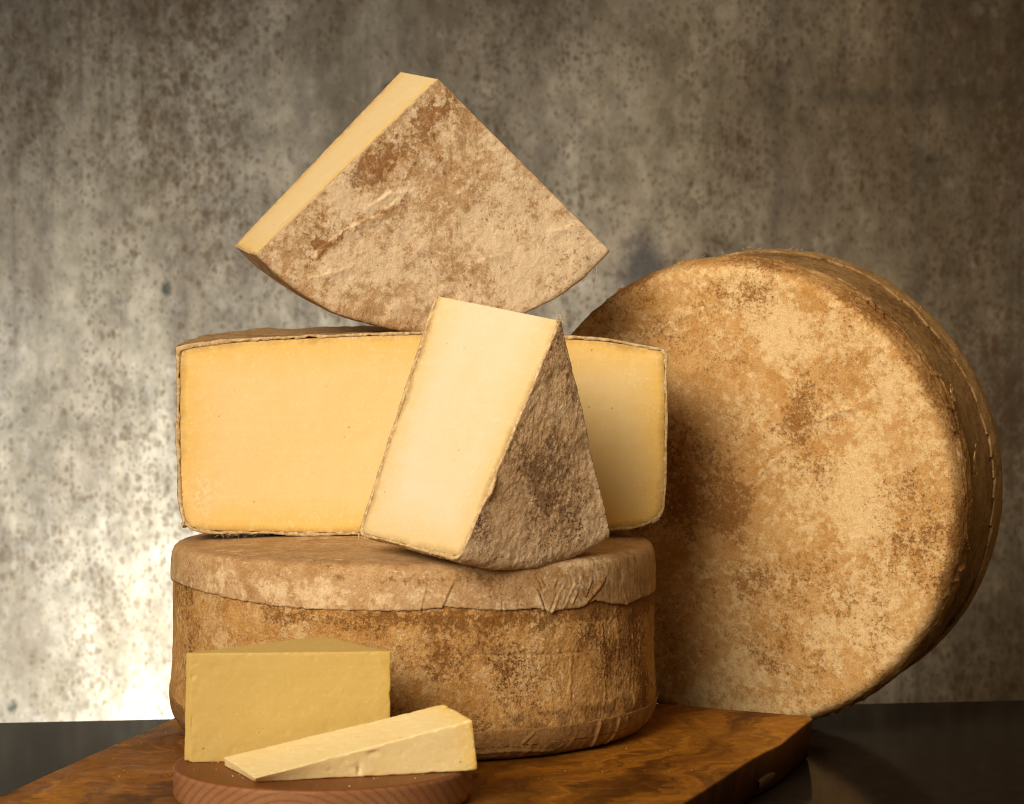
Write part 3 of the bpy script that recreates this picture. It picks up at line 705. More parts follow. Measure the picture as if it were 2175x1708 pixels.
        P = P + ((fbm(P, 14, 3, .5, seed + 11) * facejit * 2 + fbm(P, 110, 3, .5, seed + 12) * facejit * .5 - .0006 * np.exp(-e / .0012)) * w)[:, None] * pn
        if crumble: P = P - (sstep(.25, .6, fbm(P, 150, 3, .6, seed + 13)) * crumble * np.exp(-e / .006))[:, None] * pn
        fq = gridfaces(nb2, len(kk), off, wrap=True); 
        q0 = fq[len(fq) // 2]; fn = np.cross(P[q0[2] - off] - P[q0[0] - off], P[q0[3] - off] - P[q0[1] - off])
        if fn @ pn < 0: fq = fq[:, ::-1]
        cap = [off + i * len(kk) for i in range(nb2)]
        if not (fn @ pn < 0): cap = cap[::-1]
        Vs.append(P); Fs.append(fq); Fs.append([cap]); Es.append(e); off += len(P)
    sc = np.linspace(svals[0], svals[-1], 40); pi = inner[::max(1, nw // 60)]
    S3, R3 = np.meshgrid(sc, pi[:, 0], indexing='ij'); V3 = np.repeat(pi[None, :, 1], len(sc), 0)
    Vs.append(mapf(S3.ravel(), R3.ravel(), V3.ravel())); Fs.append(gridfaces(len(sc), len(pi), off, flip=fl)); Es.append(np.zeros(S3.size))
    PV = np.concatenate(Vs); build('paste', PV, Fs, mpaste, parent, {'edge': np.concatenate(Es), 'flake': flake(PV) if flake else PV[:, 0] * 0})
    return outG, inG

# ------------------------------------------------------------------ half wheel
HX, HY, HPSI = -0.0635, -0.0560, R_(4.0)
H = thing('half_cheese', 'half cheese wheel with wide amber cut face, under the topmost wedge', 'cheese', (HX, HY, 0.167))
right = roundpoly([(0, .1672), (.085, .1680), (.172, .1712), (.1766, .190), (.1772, .250), (.1765, .3050), (.152, .3082), (.120, .3106), (.060, .3132), (0, .3148)], [.03, .018, .02, .03, .0045, .012, .015, .03])
left = roundpoly([(0, .1672), (.085, .1672), (.1685, .1690), (.1765, .182), (.1772, .250), (.1770, .3046), (.152, .3082), (.120, .3106), (.060, .3132), (0, .3148)], [.03, .007, .02, .03, .008, .012, .015, .03])
NWH = 300
def rs_n(p, n):
    d = np.r_[0, np.cumsum(np.linalg.norm(np.diff(p, axis=0), axis=1))]; t = np.linspace(0, d[-1], n)
    return np.c_[np.interp(t, d, p[:, 0]), np.interp(t, d, p[:, 1])]
right = rs_n(right, NWH); left = rs_n(left, NWH)
hu = np.array([math.cos(HPSI), math.sin(HPSI), 0]); hw = np.array([-math.sin(HPSI), math.cos(HPSI), 0])
prof_h = 0.5 * (right + left)
TOPB = prof_h[int(np.argmax(prof_h[:, 0])):][::-1]
# shape change between the two ends is carried by the map (left corners softer)
def map_h(s, r, v):
    th = s * math.pi
    x = np.cos(th) * r; y = np.sin(th) * r
    k = sstep(.12, .1775, r)
    wl = 0.5 - 0.5 * np.cos(th)                       # 0 right .. 1 left
    z = v + wl * 0.0 * k
    top = sstep(.26, .312, v); bot = 1 - sstep(.167, .20, v)
    cut = (1 - sstep(.166, .189, v)) ** 2 * sstep(.13, .177, r) * (1 - wl)
    r = r - .011 * cut; x = np.cos(th) * r; y = np.sin(th) * r
    z = z - 0.0030 * k * top * (1 - wl) + 0.0014 * k * bot * (1 - wl) - .0012 * k * top * wl
    rise = .3045 + np.interp(y, [0, .03, .077, .129, .177], [0, .0035, .0080, .0116, .0124])      # the left part of the top climbs towards the back
    zo = np.interp(r, TOPB[:, 0], TOPB[:, 1])
    z = z + np.maximum(rise - zo, 0) * sstep(.285, .303, v) * sstep(.07, -.04, x)
    return np.array([HX, HY, 0]) + x[:, None] * hu + y[:, None] * hw + z[:, None] * np.array([0, 0, 1.0])
def sst_inv(a, b, x): return sstep(a, b, x)
def disp_h(P, s, r, v):
    return fbm(P, 30, 3, .5, 31) * 0.0012 + fbm(P, 140, 4, .6, 32) * 0.0005 + fbm(P, 12, 2, .5, 33) * .001
outG, inG = cut_cheese(H, prof_h, map_h, np.linspace(0, 1, 260), .0024, M['half_rind'], M['paste_amber'], disp_h, None, .0002, 120, 90, join_axis=True, seed=40, edge_jit=.0014, proud=.0002, flake=lambda P: np.exp(-(((P[:, 0] + .222) / .008) ** 2 + ((P[:, 2] - .196) / .018) ** 2)) + .5 * np.exp(-(((P[:, 0] + .21) / .010) ** 2 + ((P[:, 2] - .205) / .012) ** 2)))
# frayed hem at the lower left of the cut
hs = []
for k in range(46):
    x = random.uniform(-.212, -.155); z = .1688 + random.uniform(-.0004, .0010)
    p = np.array([HX, HY, 0]) + (x - HX) * hu + np.array([0, -.0012, z])
    hs.append(hair(p, (random.uniform(-.7, .7), -.7, random.uniform(-.8, .1)), random.uniform(.0015, .0045), .5, 6, .00017, k))
threads(hs, H)

# ------------------------------------------------------------------ wedges
def wedge_map(A, B_, FL, FR, BL, BR, RF, t):
    A, B_, FL, FR, BL, BR = [np.array(q, float) for q in (A, B_, FL, FR, BL, BR)]
    def sl(e1, e2, s):
        l1, l2 = np.linalg.norm(e1), np.linalg.norm(e2)
        u1, u2 = e1 / l1, e2 / l2; Th = math.acos(np.clip(u1 @ u2, -1, 1))
        return (np.sin((1 - s) * Th)[:, None] * u1 + np.sin(s * Th)[:, None] * u2) / math.sin(Th) * (l1 + (l2 - l1) * s)[:, None]
    def f(s, r, v):
        q = (r / RF)[:, None]; w = (v / t)[:, None]
        return (A + q * sl(FL - A, FR - A, s)) * (1 - w) + (B_ + q * sl(BL - B_, BR - B_, s)) * w
    return f
# ---- top wedge
A, B_ = (-.0532, -.0526, .4955), (-.0838, .0382, .5083)
FL, FR, BL, BR = (-.1809, -.0867, .3688), (.0729, -.0031, .3721), (-.2059, .0041, .3767), (.0417, .0877, .3792)
TW = thing('cheese_wedge', 'topmost quarter wedge with mottled tan cloth face, balanced on its curved edge', 'cheese', (-.0537, -.0415, .317))
RT, TT = .182, .0965
mp = wedge_map(A, B_, FL, FR, BL, BR, RT, TT)
prof = roundpoly([(0, 0), (RT, 0), (RT + .0015, TT * .5), (RT, TT), (0, TT)], [.0045, .02, .006])
prof = resample(prof, .0011)
A_ = np.array(A); 
creases = [[(-.1449, -.0743, .3614), (-.1334, -.0714, .3765), (-.1169, -.0667, .3884), (-.097, -.0607, .3969), (-.0769, -.0551, .4123)], [(-.105, -.064, .402), (-.0869, -.0585, .4138), (-.0703, -.0531, .4157)],
           [(.030, -.03, .385), (.045, -.02, .391), (.062, -.01, .393)], [(.01, -.035, .425), (.03, -.028, .429), (.047, -.022, .432)], [(-.03, -.05, .358), (-.015, -.045, .366), (-.002, -.04, .370)], [(-.15, -.075, .352), (-.13, -.07, .357), (-.115, -.066, .359)]]
fx = (np.array(FR) - np.array(FL)); fx /= np.linalg.norm(fx); fnn = np.cross(np.array(FL) - A_, np.array(FR) - A_); fnn /= np.linalg.norm(fnn); fz = np.cross(fnn, fx); fz /= np.linalg.norm(fz)
if fz[2] < 0: fz = -fz
def to2(P): P = np.asarray(P, float) - A_; return np.c_[P @ fx, P @ fz]
def disp_t(P, s, r, v):
    d0 = fbm(P, 16, 3, .5, 51) * 0.0012 + fbm(P, 60, 4, .6, 52) * 0.0007 + fbm(P, 220, 3, .6, 53) * 0.00025
    front = (v < .006)
    Q = to2(P); jig = fbm(P, 70, 3, .6, 54) * .003
    for k, c in enumerate(creases):
        d, sd, tt = seg_dist(Q + np.c_[jig, jig], to2(c))
        h = (.0012, .0011, .0009, .0008, .0008, .0010)[k]
        d0 = d0 + front * h * np.exp(-(d / np.where(sd > 0, .0009, .0045)) ** 2) * np.clip(4 * tt * (1 - tt) + .15, 0, 1)
    return d0
def attr_t(P, s, r, v):
    Q = to2(P); jig = fbm(P, 60, 4, .6, 55) * .010
    Qj = Q + np.c_[jig, -jig]; front = (v < .008).astype(float)
    st = np.zeros(len(P)); pl = np.zeros(len(P))
    d, sd, tt = seg_dist(Qj * 1.0, to2(creases[0])); st += 1.1 * np.exp(-(d / .0030) ** 2)
    d, sd, tt = seg_dist(Qj, to2(creases[1])); pl += 2.2 * np.exp(-(d / .0030) ** 2)
    for c, w, a in (((-.0533, -.051, .4715), .016, .75), ((-.0634, -.0537, .4612), .014, .85), ((-.0968, -.0632, .4372), .014, .9), ((-.1101, -.0665, .4202), .012, .9), ((-.1299, -.0718, .3999), .014, .8), ((-.0501, -.0477, .4362), .010, 1.0), ((-.0802, -.058, .4408), .016, .6), ((-.075, -.057, .452), .02, .5)):
        q = to2([c])[0]; st += a * np.exp(-((Qj - q) ** 2).sum(1) / w ** 2)
    for c, w, a in (((.050, -.01, .385), .026, 1.6), ((-.105, -.06, .372), .03, 1.0), ((-.03, -.04, .345), .03, .8), ((.02, -.03, .365), .03, .8), ((-.085, -.06, .420), .02, .7), ((-.12, -.066, .414), .012, 1.0), ((.01, -.03, .42), .03, .6)):
        q = to2([c])[0]; pl += a * np.exp(-((Qj - q) ** 2).sum(1) / w ** 2)
    inside = np.exp(-((Q[:, 0] + .0) ** 2 + (Q[:, 1] + .10) ** 2) / .05 ** 2)
    st -= .35 * inside
    st = st * front + (1 - front) * (.6 * (r > .17))
    return {'stain': st, 'pale': pl * front, 'wet': st * 0}
outG, inG = cut_cheese(TW, prof, mp, np.linspace(0, 1, 260), .0020, M['face_cloth'], M['paste_top'], disp_t, attr_t, .00022, 150, 60, seed=60, edge_jit=.0006, proud=.0003, crumble=.0004)
threads([hair((.062, -.008, .3625), (.2, -.3, -1), .014, .25, 9, .00013, 5), hair((-.2055, .003, .377), (-1, -.2, -.4), .003, .4, 6, .00013, 6), hair((-.172, -.085, .352), (-.5, -.3, -1), .006, .4, 6, .00012, 7), hair((.071, -.005, .371), (1, -.3, .1), .003, .4, 6, .00014, 8)], TW)

# ---- leaning wedge
A, B_ = (.0322, -.2234, .3239), (-.0525, -.142, .3404)
FL, FR, BL, BR = (-.0333, -.252, .1697), (.0675, -.162, .1732), (-.1042, -.1705, .1785), (-.0101, -.0806, .1876)
LW = thing('cheese_wedge', 'narrow cream wedge with dark grey brown rind, leaning in front of the half wheel', 'cheese', (.0181, -.2056, .160))
RL, TL_ = .167, .115
mp = wedge_map(A, B_, FL, FR, BL, BR, RL, TL_)
prof = roundpoly([(0, 0), (RL, 0), (RL + .0005, TL_ * .5), (RL, TL_), (0, TL_)], [.009, .02, .008])
prof = resample(prof, .0009)
def disp_l(P, s, r, v):
    return fbm(P, 20, 3, .5, 71) * 0.0014 + fbm(P, 85, 4, .62, 72) * 0.0006 + fbm(P, 230, 4, .65, 73) * 0.0004 + .0025 * np.exp(-((s) / .035) ** 2 - ((r - .118) / .008) ** 2) * (v < .004)
def attr_l(P, s, r, v):
    front = (v < .01)
    st = .3 + .4 * fbm(P, 18, 3, .5, 75) - .7 * sstep(.125, .160, r)
    pl = .7 * sstep(.115, .155, r) + 1.6 * np.exp(-((s - .52) / .07) ** 2 - ((r - .082) / .006) ** 2) - .1 + .8 * sstep(.93, 1., s)
    return {'stain': st, 'pale': pl * front, 'wet': st * 0}
outG, inG = cut_cheese(LW, prof, mp, np.linspace(0, 1, 150), .0021, M['grey_rind'], M['paste_cream'], disp_l, attr_l, .00025, 150, 80, seed=80, edge_jit=.0008, proud=.0005, crumble=.0003)
hs = [hair(np.array(BL) + (0, -.002, .0005), (.15, -.4, -1), .0062, .3, 8, .00028, 11), hair(np.array(BL) + (.001, -.002, .001), (-.2, -.4, -1), .0035, .3, 8, .00022, 12)]
for k in range(16): hs.append(hair(np.array(A) + (random.uniform(-.004, .001), -.001, random.uniform(-.001, .001)), (random.uniform(-.3, .6), -.4, random.uniform(.0, 1)), random.uniform(.002, .005), .5, 7, .00024, 20 + k))
for k in range(26):
    u = random.random(); p = np.array(BL) * (1 - u) + np.array(FL) * u + np.array([0, -.001, -.0005])
    hs.append(hair(p, (random.uniform(-.6, .6), -.6, random.uniform(-1, 0)), random.uniform(.0012, .003), .5, 6, .00016, 60 + k))
for k in range(30):
    u = random.random(); p = np.array(A) * (1 - u) + np.array(FL) * u
    hs.append(hair(p, (random.uniform(-.2, .5), -1, random.uniform(-.5, .5)), random.uniform(.001, .0024), .5, 6, .00015, 100 + k))
threads(hs, LW)

# ------------------------------------------------------------------ big upright wheel
BC = np.array([.1668, .0715, .1850]); yaw, pit = R_(27.15), R_(-4.81)
bn = np.array([-math.sin(yaw) * math.cos(pit), -math.cos(yaw) * math.cos(pit), math.sin(pit)])
bu = np.array([math.cos(yaw), -math.sin(yaw), 0]); bv = np.cross(bu, bn); bv = -bv if bv[2] < 0 else bv
BW = thing('whole_cheese', 'big golden cheese wheel standing upright on its rim behind the board corner', 'cheese', (BC[0], BC[1], 0.0))
BR_, BT = .180, .1195
def map_b(a, r, v):      # a angle on the face (0 right, 90 up), v depth behind the face
    r = r * 1.0195
    return BC + (np.cos(a) * r)[:, None] * bu + (np.sin(a) * r)[:, None] * bv - v[:, None] * bn
def polar_b(prof, na, name, mat, disp, attr):
    a = np.linspace(0, 2 * math.pi, na, endpoint=False)
    AA, RR = np.meshgrid(a, prof[:, 0], indexing='ij'); VV = np.repeat(prof[None, :, 1], na, 0)
    G = map_b(AA.ravel(), RR.ravel(), VV.ravel()).reshape(na, len(prof), 3); Nn = gnormals(G, True).reshape(-1, 3); flat = G.reshape(-1, 3)
    mid = BC - bn * BT * .5
    k = np.argmax(RR.ravel()); sg = np.sign((flat[k] - mid) @ Nn[k])
    flat = flat + (disp(flat, AA.ravel(), RR.ravel(), VV.ravel()) * sg)[:, None] * Nn
    at = attr(flat, AA.ravel(), RR.ravel(), VV.ravel())
    return build(name, flat, [gridfaces(na, len(prof), wrap=True, flip=sg < 0)], mat, BW, at)
za = lambda P: {'stain': np.zeros(len(P)), 'pale': np.zeros(len(P)), 'wet': np.zeros(len(P))}
# bare rim between the two cloths
prim = resample(roundpoly([(.10, .006), (.1690, .006), (.1765, .024), (.1788, .06), (.1785, .10), (.1745, .1165), (.10, .1165)], [.006, .01, .02, .01, .006]), .0016)
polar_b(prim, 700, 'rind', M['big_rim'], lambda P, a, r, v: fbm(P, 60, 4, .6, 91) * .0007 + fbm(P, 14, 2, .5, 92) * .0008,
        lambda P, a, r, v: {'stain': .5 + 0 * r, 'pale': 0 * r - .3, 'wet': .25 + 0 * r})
# front cloth: whole face, wrapped over the rim to a ragged hem
na, nb = 1500, 150
a = np.linspace(0, 2 * math.pi, na, endpoint=False)
pf = roundpoly([(0, -.0012), (.1745, 0.0), (.1806, .012), (.1802, .060)], [.0062, .007], 10)
dd = np.r_[0, np.cumsum(np.linalg.norm(np.diff(pf, axis=0), axis=1))]
saw = (np.mod(a * 7.3 + fbm(np.c_[a * 3, a * 0, a * 0], 1, 2) * 2, 1.0))
hem = .033 + fbm(np.c_[np.cos(a) * 3, np.sin(a) * 3, a * 0], 1, 3, .6, 3) * .006 + .0045 * (saw - .5) * (fbm(np.c_[np.cos(a) * 5, np.sin(a) * 5, a * 0], 1, 2, .5, 7) > -.1) + gnoise(np.c_[a * 90, a * 0, a * 0]) * .0012
hem = np.clip(hem, .022, .05)
G = np.zeros((na, nb, 3)); RRm = np.zeros((na, nb)); VVm = np.zeros((na, nb))
for i in range(na):
    e = np.interp(hem[i], pf[10:, 1], dd[10:]); d0 = .160
    t = np.r_[np.linspace(0, d0, 90)[:-1], np.linspace(d0, e, nb - 90 - 1)]
    r = np.interp(t, dd, pf[:, 0]); v = np.interp(t, dd, pf[:, 1])
    r = np.r_[r, r[-1] - .0010, r[-1] - .0032]; v = np.r_[v, v[-1] + .0002, v[-1] - .0005]
    RRm[i] = r; VVm[i] = v
AAm = np.repeat(a[:, None], nb, 1)
flat = map_b(AAm.ravel(), RRm.ravel(), VVm.ravel()); G = flat.reshape(na, nb, 3); Nn = gnormals(G, True).reshape(-1, 3)
k = np.argmax(RRm.ravel()); sg = np.sign((flat[k] - (BC - bn * .06)) @ Nn[k]); Nn = Nn * sg
px = RRm.ravel() * np.cos(AAm.ravel()); py = RRm.ravel() * np.sin(AAm.ravel()); rimw = sstep(.172, .179, RRm.ravel())
disp = fbm(flat, 11, 2, .5, 101) * .0011 + fbm(flat, 45, 4, .6, 102) * .00045 + fbm(flat, 160, 4, .6, 103) * .00028
disp += rimw * (fbm(np.c_[AAm.ravel() * 9, VVm.ravel() * 130, VVm.ravel() * 0], 1, 4, .6, 104) * .0013 * sstep(.006, .016, VVm.ravel()) + .0003)
Q = np.c_[px, py]; jig = fbm(flat, 60, 3, .6, 105) * .002; Qj = Q + np.c_[jig, jig]
bcre = [([(.040, .035), (.070, .058), (.090, .068), (.104, .072)], .0010), ([(-.105, .078), (-.085, .092), (-.06, .106), (-.035, .116)], .0009), ([(-.115, .060), (-.09, .078), (-.06, .094)], .0008), ([(-.08, .118), (-.055, .128), (-.03, .138)], .0010), ([(-.045, .135), (-.02, .142), (.0, .150)], .0009),
        ([(.0, .125), (.02, .112), (.04, .100), (.05, .093)], .0009), ([(-.125, .055), (-.112, .072), (-.10, .083)], .0012), ([(.02, .015), (.045, .035)], .0006), ([(.095, .075), (.115, .060), (.125, .052)], .0007), ([(.07, .062), (.10, .070), (.12, .085)], .0006), ([(.085, -.03), (.12, -.022)], .0005)]
pale = np.zeros(len(flat)); stain = np.zeros(len(flat))
for pl, h in bcre:
    d, s, tt = seg_dist(Qj, pl); fd = np.clip(4 * tt * (1 - tt) + .2, 0, 1)
    disp += h * np.exp(-(d / np.where(s > 0, .0007, .0028)) ** 2) * fd * (1 - rimw)
    pale += .55 * np.exp(-(d / .0022) ** 2) * (s <= 0) * fd
for k in range(26):                    # flaps and lapped pleats on the wrapped edge
    ac = rng.uniform(-1.2, 2.2); vv = rng.uniform(.008, .028); sl = rng.uniform(-1, 1)
    P2 = np.c_[np.mod(AAm.ravel() - ac + math.pi, 2 * math.pi) - math.pi, VVm.ravel()]; P2 = P2 * (.18, 1)
    L = rng.uniform(.006, .013)
    d, s, tt = seg_dist(P2, [(-sl * .006, vv - L * .5), (sl * .006, vv + L * .5)])
    disp += rimw * sstep(.010, .018, VVm.ravel()) * .0015 * np.exp(-(d / np.where(s > 0, .0005, .0028)) ** 2)
flat2 = flat + disp[:, None] * Nn
bl = fbm(np.c_[Q, Q[:, :1] * 0], 16, 4, .6, 110) * .03
for c, w, am in (((-.02, .01), .030, .75), ((-.005, -.015), .025, .6), ((-.075, -.02), .035, .5), ((.06, .075), .018, .5), ((.03, -.055), .022, .45), ((-.1, .05), .03, .35), ((.10, -.07), .02, .4)):
    stain += am * np.exp(-((Q + np.c_[bl, bl] - c) ** 2).sum(1) / w ** 2)
for c, w, am in (((.105, .04), .025, .9), ((.085, .015), .03, .7), ((.12, -.03), .03, .7), ((.10, -.095), .03, .6), ((.06, .13), .04, .6), ((.09, -.05), .035, .5), ((-.05, -.10), .05, .25)):
    pale += am * np.exp(-((Q + np.c_[bl, bl] - c) ** 2).sum(1) / w ** 2)
edgeband = np.exp(-((RRm.ravel() - .168) / .006) ** 2); stain -= .4 * edgeband
front = build('face_cloth', flat2, [gridfaces(na, nb, wrap=True, flip=sg < 0)], M['big_face'], BW, {'stain': stain * (1 - rimw) + rimw * .45, 'pale': pale * (1 - rimw) - rimw * .4, 'wet': rimw * .35})
# back cloth wrap with a ragged, slightly lifted hem
nb = 40
pf = roundpoly([(.10, .1200), (.1785, .1200), (.1806, .109), (.1798, .070)], [.005, .006], 10)
dd = np.r_[0, np.cumsum(np.linalg.norm(np.diff(pf, axis=0), axis=1))]
saw = np.mod(a * 4.1 + fbm(np.c_[a * 2, a * 0, a * 0 + 9], 1, 2) * 2, 1.0)
hemb = .0895 + fbm(np.c_[np.cos(a) * 4, np.sin(a) * 4, a * 0 + 5], 1, 3, .6, 5) * .005 + .004 * (saw - .5) + gnoise(np.c_[a * 80, a * 0, a * 0 + 4]) * .001
lift = np.clip(fbm(np.c_[np.cos(a) * 6, np.sin(a) * 6, a * 0 + 2], 1, 4, .6, 6) - .1, 0, 1) * .0016
flat = []; AAb = []; 
for i in range(na):
    e = np.interp(-hemb[i], -pf[10:, 1], dd[10:]); t = np.r_[np.linspace(0, .06, 6)[:-1], np.linspace(.06, e, nb - 7)]
    r = np.interp(t, dd, pf[:, 0]); v = np.interp(t, dd, pf[:, 1]); k = sstep(e - .008, e, t); r = r + k * lift[i]
    r = np.r_[r, r[-1] - .0004, r[-1] - .0022 - lift[i] * .2]; v = np.r_[v, v[-1] - .00002, v[-1] + .0016]
    flat.append(map_b(np.full(nb, a[i]), r, v))
G = np.array(flat); Nn = gnormals(G, True).reshape(-1, 3); flat = G.reshape(-1, 3)
k = nb * 300 + nb - 8; sg = np.sign((flat[k] - (BC - bn * .06)) @ Nn[k])
flat = flat + (sg * (fbm(flat, 50, 4, .6, 121) * .0006))[:, None] * Nn
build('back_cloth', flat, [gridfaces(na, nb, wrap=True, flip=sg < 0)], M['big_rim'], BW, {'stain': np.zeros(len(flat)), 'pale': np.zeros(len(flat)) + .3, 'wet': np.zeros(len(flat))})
# loose flaps of cloth and threads
def flap(name, ac, v0, L, wd, liftv, seed):
    g = np.random.default_rng(seed); Gf = []
    for i in range(9):
        u = i / 8
        row_a = ac + (u - .2) * L / .18
        for j in range(5):
            w = (j / 4 - .5) * wd * (1 - .75 * u ** 1.5)
            rr_ = .1835 + liftv * u ** 1.6 + .0006 * math.sin(j * 2.1 + i)
            Gf.append(map_b(np.array([row_a]), np.array([rr_]), np.array([v0 + w + .004 * u]))[0])
    Gf = np.array(Gf); n2 = Gf + bn * .0006 - (BC - Gf) * 0
    V = np.r_[Gf, n2]; F = [gridfaces(9, 5), gridfaces(9, 5, 45, flip=True)]
    idx = np.arange(45).reshape(9, 5)
    for e_ in (idx[0], idx[-1], idx[:, 0], idx[:, -1]): F.append(np.stack([e_[:-1], e_[:-1] + 45, e_[1:] + 45, e_[1:]], -1))
    build('cloth_flap', V, F, M['big_rim'], BW, {'stain': np.zeros(90), 'pale': np.zeros(90) + .8, 'wet': np.zeros(90)})
flap('cloth_flap', .12, .034, .022, .010, .003, 1)
flap('cloth_flap', .42, .030, .012, .008, .002, 2)
hs = []
for k in range(20):
    ac = rng.uniform(-.9, 2.0); vv = .089 + rng.uniform(-.004, .004)
    p = map_b(np.array([ac]), np.array([.183]), np.array([vv]))[0]
    hs.append(hair(p, rng.normal(size=3), rng.uniform(.002, .006), .5, 7, .00016, 200 + k))
p = map_b(np.array([-.80]), np.array([.1815]), np.array([.105]))[0]
hs.append(hair(p, (0.1, -.2, -1), .009, .2, 8, .00016, 250))
threads(hs, BW)

# ------------------------------------------------------------------ cut pieces on the round board
def hexa(corners, nx, ny, nz):
    """corners[x][y][z]; closed lattice surface, returns V, F, uvw"""
    C = np.array(corners, float).reshape(2, 2, 2, 3)
    n = (nx, ny, nz); ids = {}; V = []; U = []
    def vid(i, j, k):
        key = (i, j, k)
        if key not in ids:
            ids[key] = len(V); u, v, w = i / nx, j / ny, k / nz
            p = sum(C[a, b, c] * ((u if a else 1 - u) * (v if b else 1 - v) * (w if c else 1 - w)) for a in (0, 1) for b in (0, 1) for c in (0, 1))
            V.append(p); U.append((u, v, w))
        return ids[key]
    F = []
    for i in range(nx):
        for j in range(ny):
            F.append([vid(i, j, 0), vid(i, j + 1, 0), vid(i + 1, j + 1, 0), vid(i + 1, j, 0)]); F.append([vid(i, j, nz), vid(i + 1, j, nz), vid(i + 1, j + 1, nz), vid(i, j + 1, nz)])
    for i in range(nx):
        for k in range(nz):
            F.append([vid(i, 0, k), vid(i + 1, 0, k), vid(i + 1, 0, k + 1), vid(i, 0, k + 1)]); F.append([vid(i, ny, k), vid(i, ny, k + 1), vid(i + 1, ny, k + 1), vid(i + 1, ny, k)])
    for j in range(ny):
        for k in range(nz):
            F.append([vid(0, j, k), vid(0, j, k + 1), vid(0, j + 1, k + 1), vid(0, j + 1, k)]); F.append([vid(nx, j, k), vid(nx, j + 1, k), vid(nx, j + 1, k + 1), vid(nx, j, k + 1)])
    return np.array(V), np.array(F), np.array(U)
def smooth_mesh(V, F, it, lam=0.5):
    e = np.concatenate([F[:, [0, 1]], F[:, [1, 2]], F[:, [2, 3]], F[:, [3, 0]]])
    e = np.unique(np.sort(e, 1), axis=0)
    for _ in range(it):
        acc = np.zeros_like(V); cnt = np.zeros(len(V))
        for c in (0, 1):
            np.add.at(acc, e[:, c], V[e[:, 1 - c]]); np.add.at(cnt, e[:, c], 1)
        V = V + lam * (acc / cnt[:, None] - V)
    return V
def vnorm(V, F):
    fn = np.cross(V[F[:, 2]] - V[F[:, 0]], V[F[:, 3]] - V[F[:, 1]]); N = np.zeros_like(V)
    for c in range(4): np.add.at(N, F[:, c], fn)
    return N / np.maximum(np.linalg.norm(N, axis=1)[:, None], 1e-12)
def piece(name, label, corners, n, mat, seed, amp, edgefn, loc, holes=()):
    V, F, U = hexa(corners, *n)
    V = smooth_mesh(V, F, 3)
    N = vnorm(V, F)
    if ((V - V.mean(0)) * N).sum() < 0: N = -N; F = F[:, ::-1]
    ed = np.sort(np.minimum(U, 1 - U), axis=1)[:, 1]          # nearness to an edge of the block
    near = np.exp(-ed / .02)
    disp = fbm(V, 18, 3, .5, seed) * amp + fbm(V, 90, 3, .6, seed + 1) * amp * .22 + fbm(V, 260, 3, .6, seed + 2) * amp * .15
    disp -= near * np.clip(fbm(V, 140, 3, .6, seed + 3), 0, 1) * .0013
    pit = sstep(.42, .62, fbm(V, 120, 2, .5, seed + 4)); disp -= pit * .00018
    for c, w, d in holes: disp -= d * np.exp(-((((V - c) / w) ** 2).sum(1)))
    V = V + disp[:, None] * N
    V[:, 2] = np.maximum(V[:, 2], loc[2] + .0002)
    return V, F, N, edgefn(V, U)
z0, z1 = .0522, .1197
nb_, na_, TR, BK, TR2 = (-.1988, -.3288), (-.2034, -.3246), (-.0746, -.3169), (-.1217, -.2440), (-.0760, -.3165)
C = [[[(*nb_, z0), (nb_[0] + .0003, nb_[1], z1)], [(*na_, z0), (na_[0] + .0018, na_[1], z1)]], [[(TR[0] - .001, TR[1], z0), (*TR, z1)], [(*BK, z0), (*BK, z1)]]]
V, F, N, E_ = piece('cheese_block', '', C, (120, 60, 64), None, 300, .0005, lambda V, U: (1 - U[:, 0]) * .12 + .0035, (0, 0, z0 - .0002))
K = thing('cheese_piece', 'tall yellow cheese piece standing upright on the round board, behind the flat slice', 'cheese', (-.145, -.305, .052))
build('paste', V, [F], M['paste_young'], K, {'edge': E_})
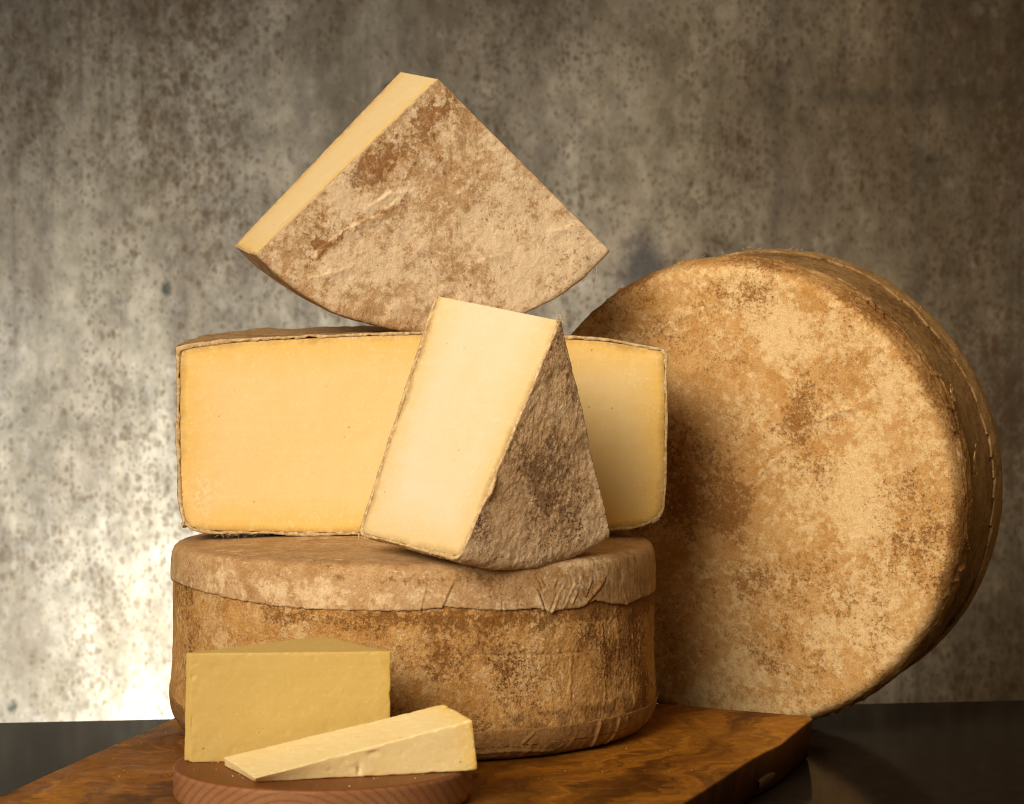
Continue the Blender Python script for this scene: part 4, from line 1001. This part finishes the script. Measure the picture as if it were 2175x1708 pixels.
# flat slice
tb, tf, tfb, tbb = (-.1770, -.3439, .0582), (-.1518, -.4000, .0556), (-.1525, -.3936, .0522), (-.1770, -.3400, .0522)
BRf, TRf, TRb, BRb = (-.0205, -.3573, .0522), (-.0235, -.3602, .0840), (-.0418, -.3264, .0885), (-.0395, -.3235, .0522)
C = [[[tfb, tf], [tbb, tb]], [[BRf, TRf], [BRb, TRb]]]
V, F, N, E_ = piece('cheese_slice', '', C, (130, 60, 36), None, 320, .0005, lambda V, U: (1 - U[:, 0]) * .135, (0, 0, .0520),
                    holes=((np.array((-.0919, -.3750, .0565)), np.array((.0008, .01, .0028)), .0022), (np.array((-.0835, -.3775, .0665)), np.array((.003, .006, .0018)), .0007), (np.array((-.0845, -.375, .0690)), np.array((.0035, .006, .001)), -.0007)))
SL = thing('cheese_slice', 'pale yellow cheese slice lying flat on the round board, thin tip at the left', 'cheese', (-.09, -.355, .052))
build('paste', V, [F], M['paste_slice'], SL, {'edge': E_})

# ------------------------------------------------------------------ crumbs on the boards
parts = []
def crumb(p, r, seed):
    g = np.random.default_rng(seed)
    o = np.array([(1, 0, 0), (-1, 0, 0), (0, 1, 0), (0, -1, 0), (0, 0, 1), (0, 0, -.6)]) * r * g.uniform(.6, 1.3, (6, 1)) + np.array(p) + (0, 0, r * .5)
    return o, [[0, 2, 4], [2, 1, 4], [1, 3, 4], [3, 0, 4], [2, 0, 5], [1, 2, 5], [3, 1, 5], [0, 3, 5]]
for k in range(40):
    a_, r_ = random.uniform(3.2, 6.0), random.uniform(.05, .088)
    parts.append(crumb((cx + math.cos(a_) * r_, cy + math.sin(a_) * r_, .0521), random.uniform(.0002, .0006), k))
for k in range(26):
    parts.append(crumb((random.uniform(.0, .15), random.uniform(-.28, -.10), .0302), random.uniform(.00015, .0004), 100 + k))
for k in range(24):
    parts.append(crumb((random.uniform(-.27, -.22), random.uniform(-.30, -.08), .0302), random.uniform(.0002, .0004), 200 + k))
v_, f_ = joined(parts)
cr = build('crumbs', v_, f_, M['crumb'], origin=(0, -.25, .03)); cr['kind'] = 'stuff'
cr['label'] = 'tiny pale cheese crumbs scattered on both wooden boards'
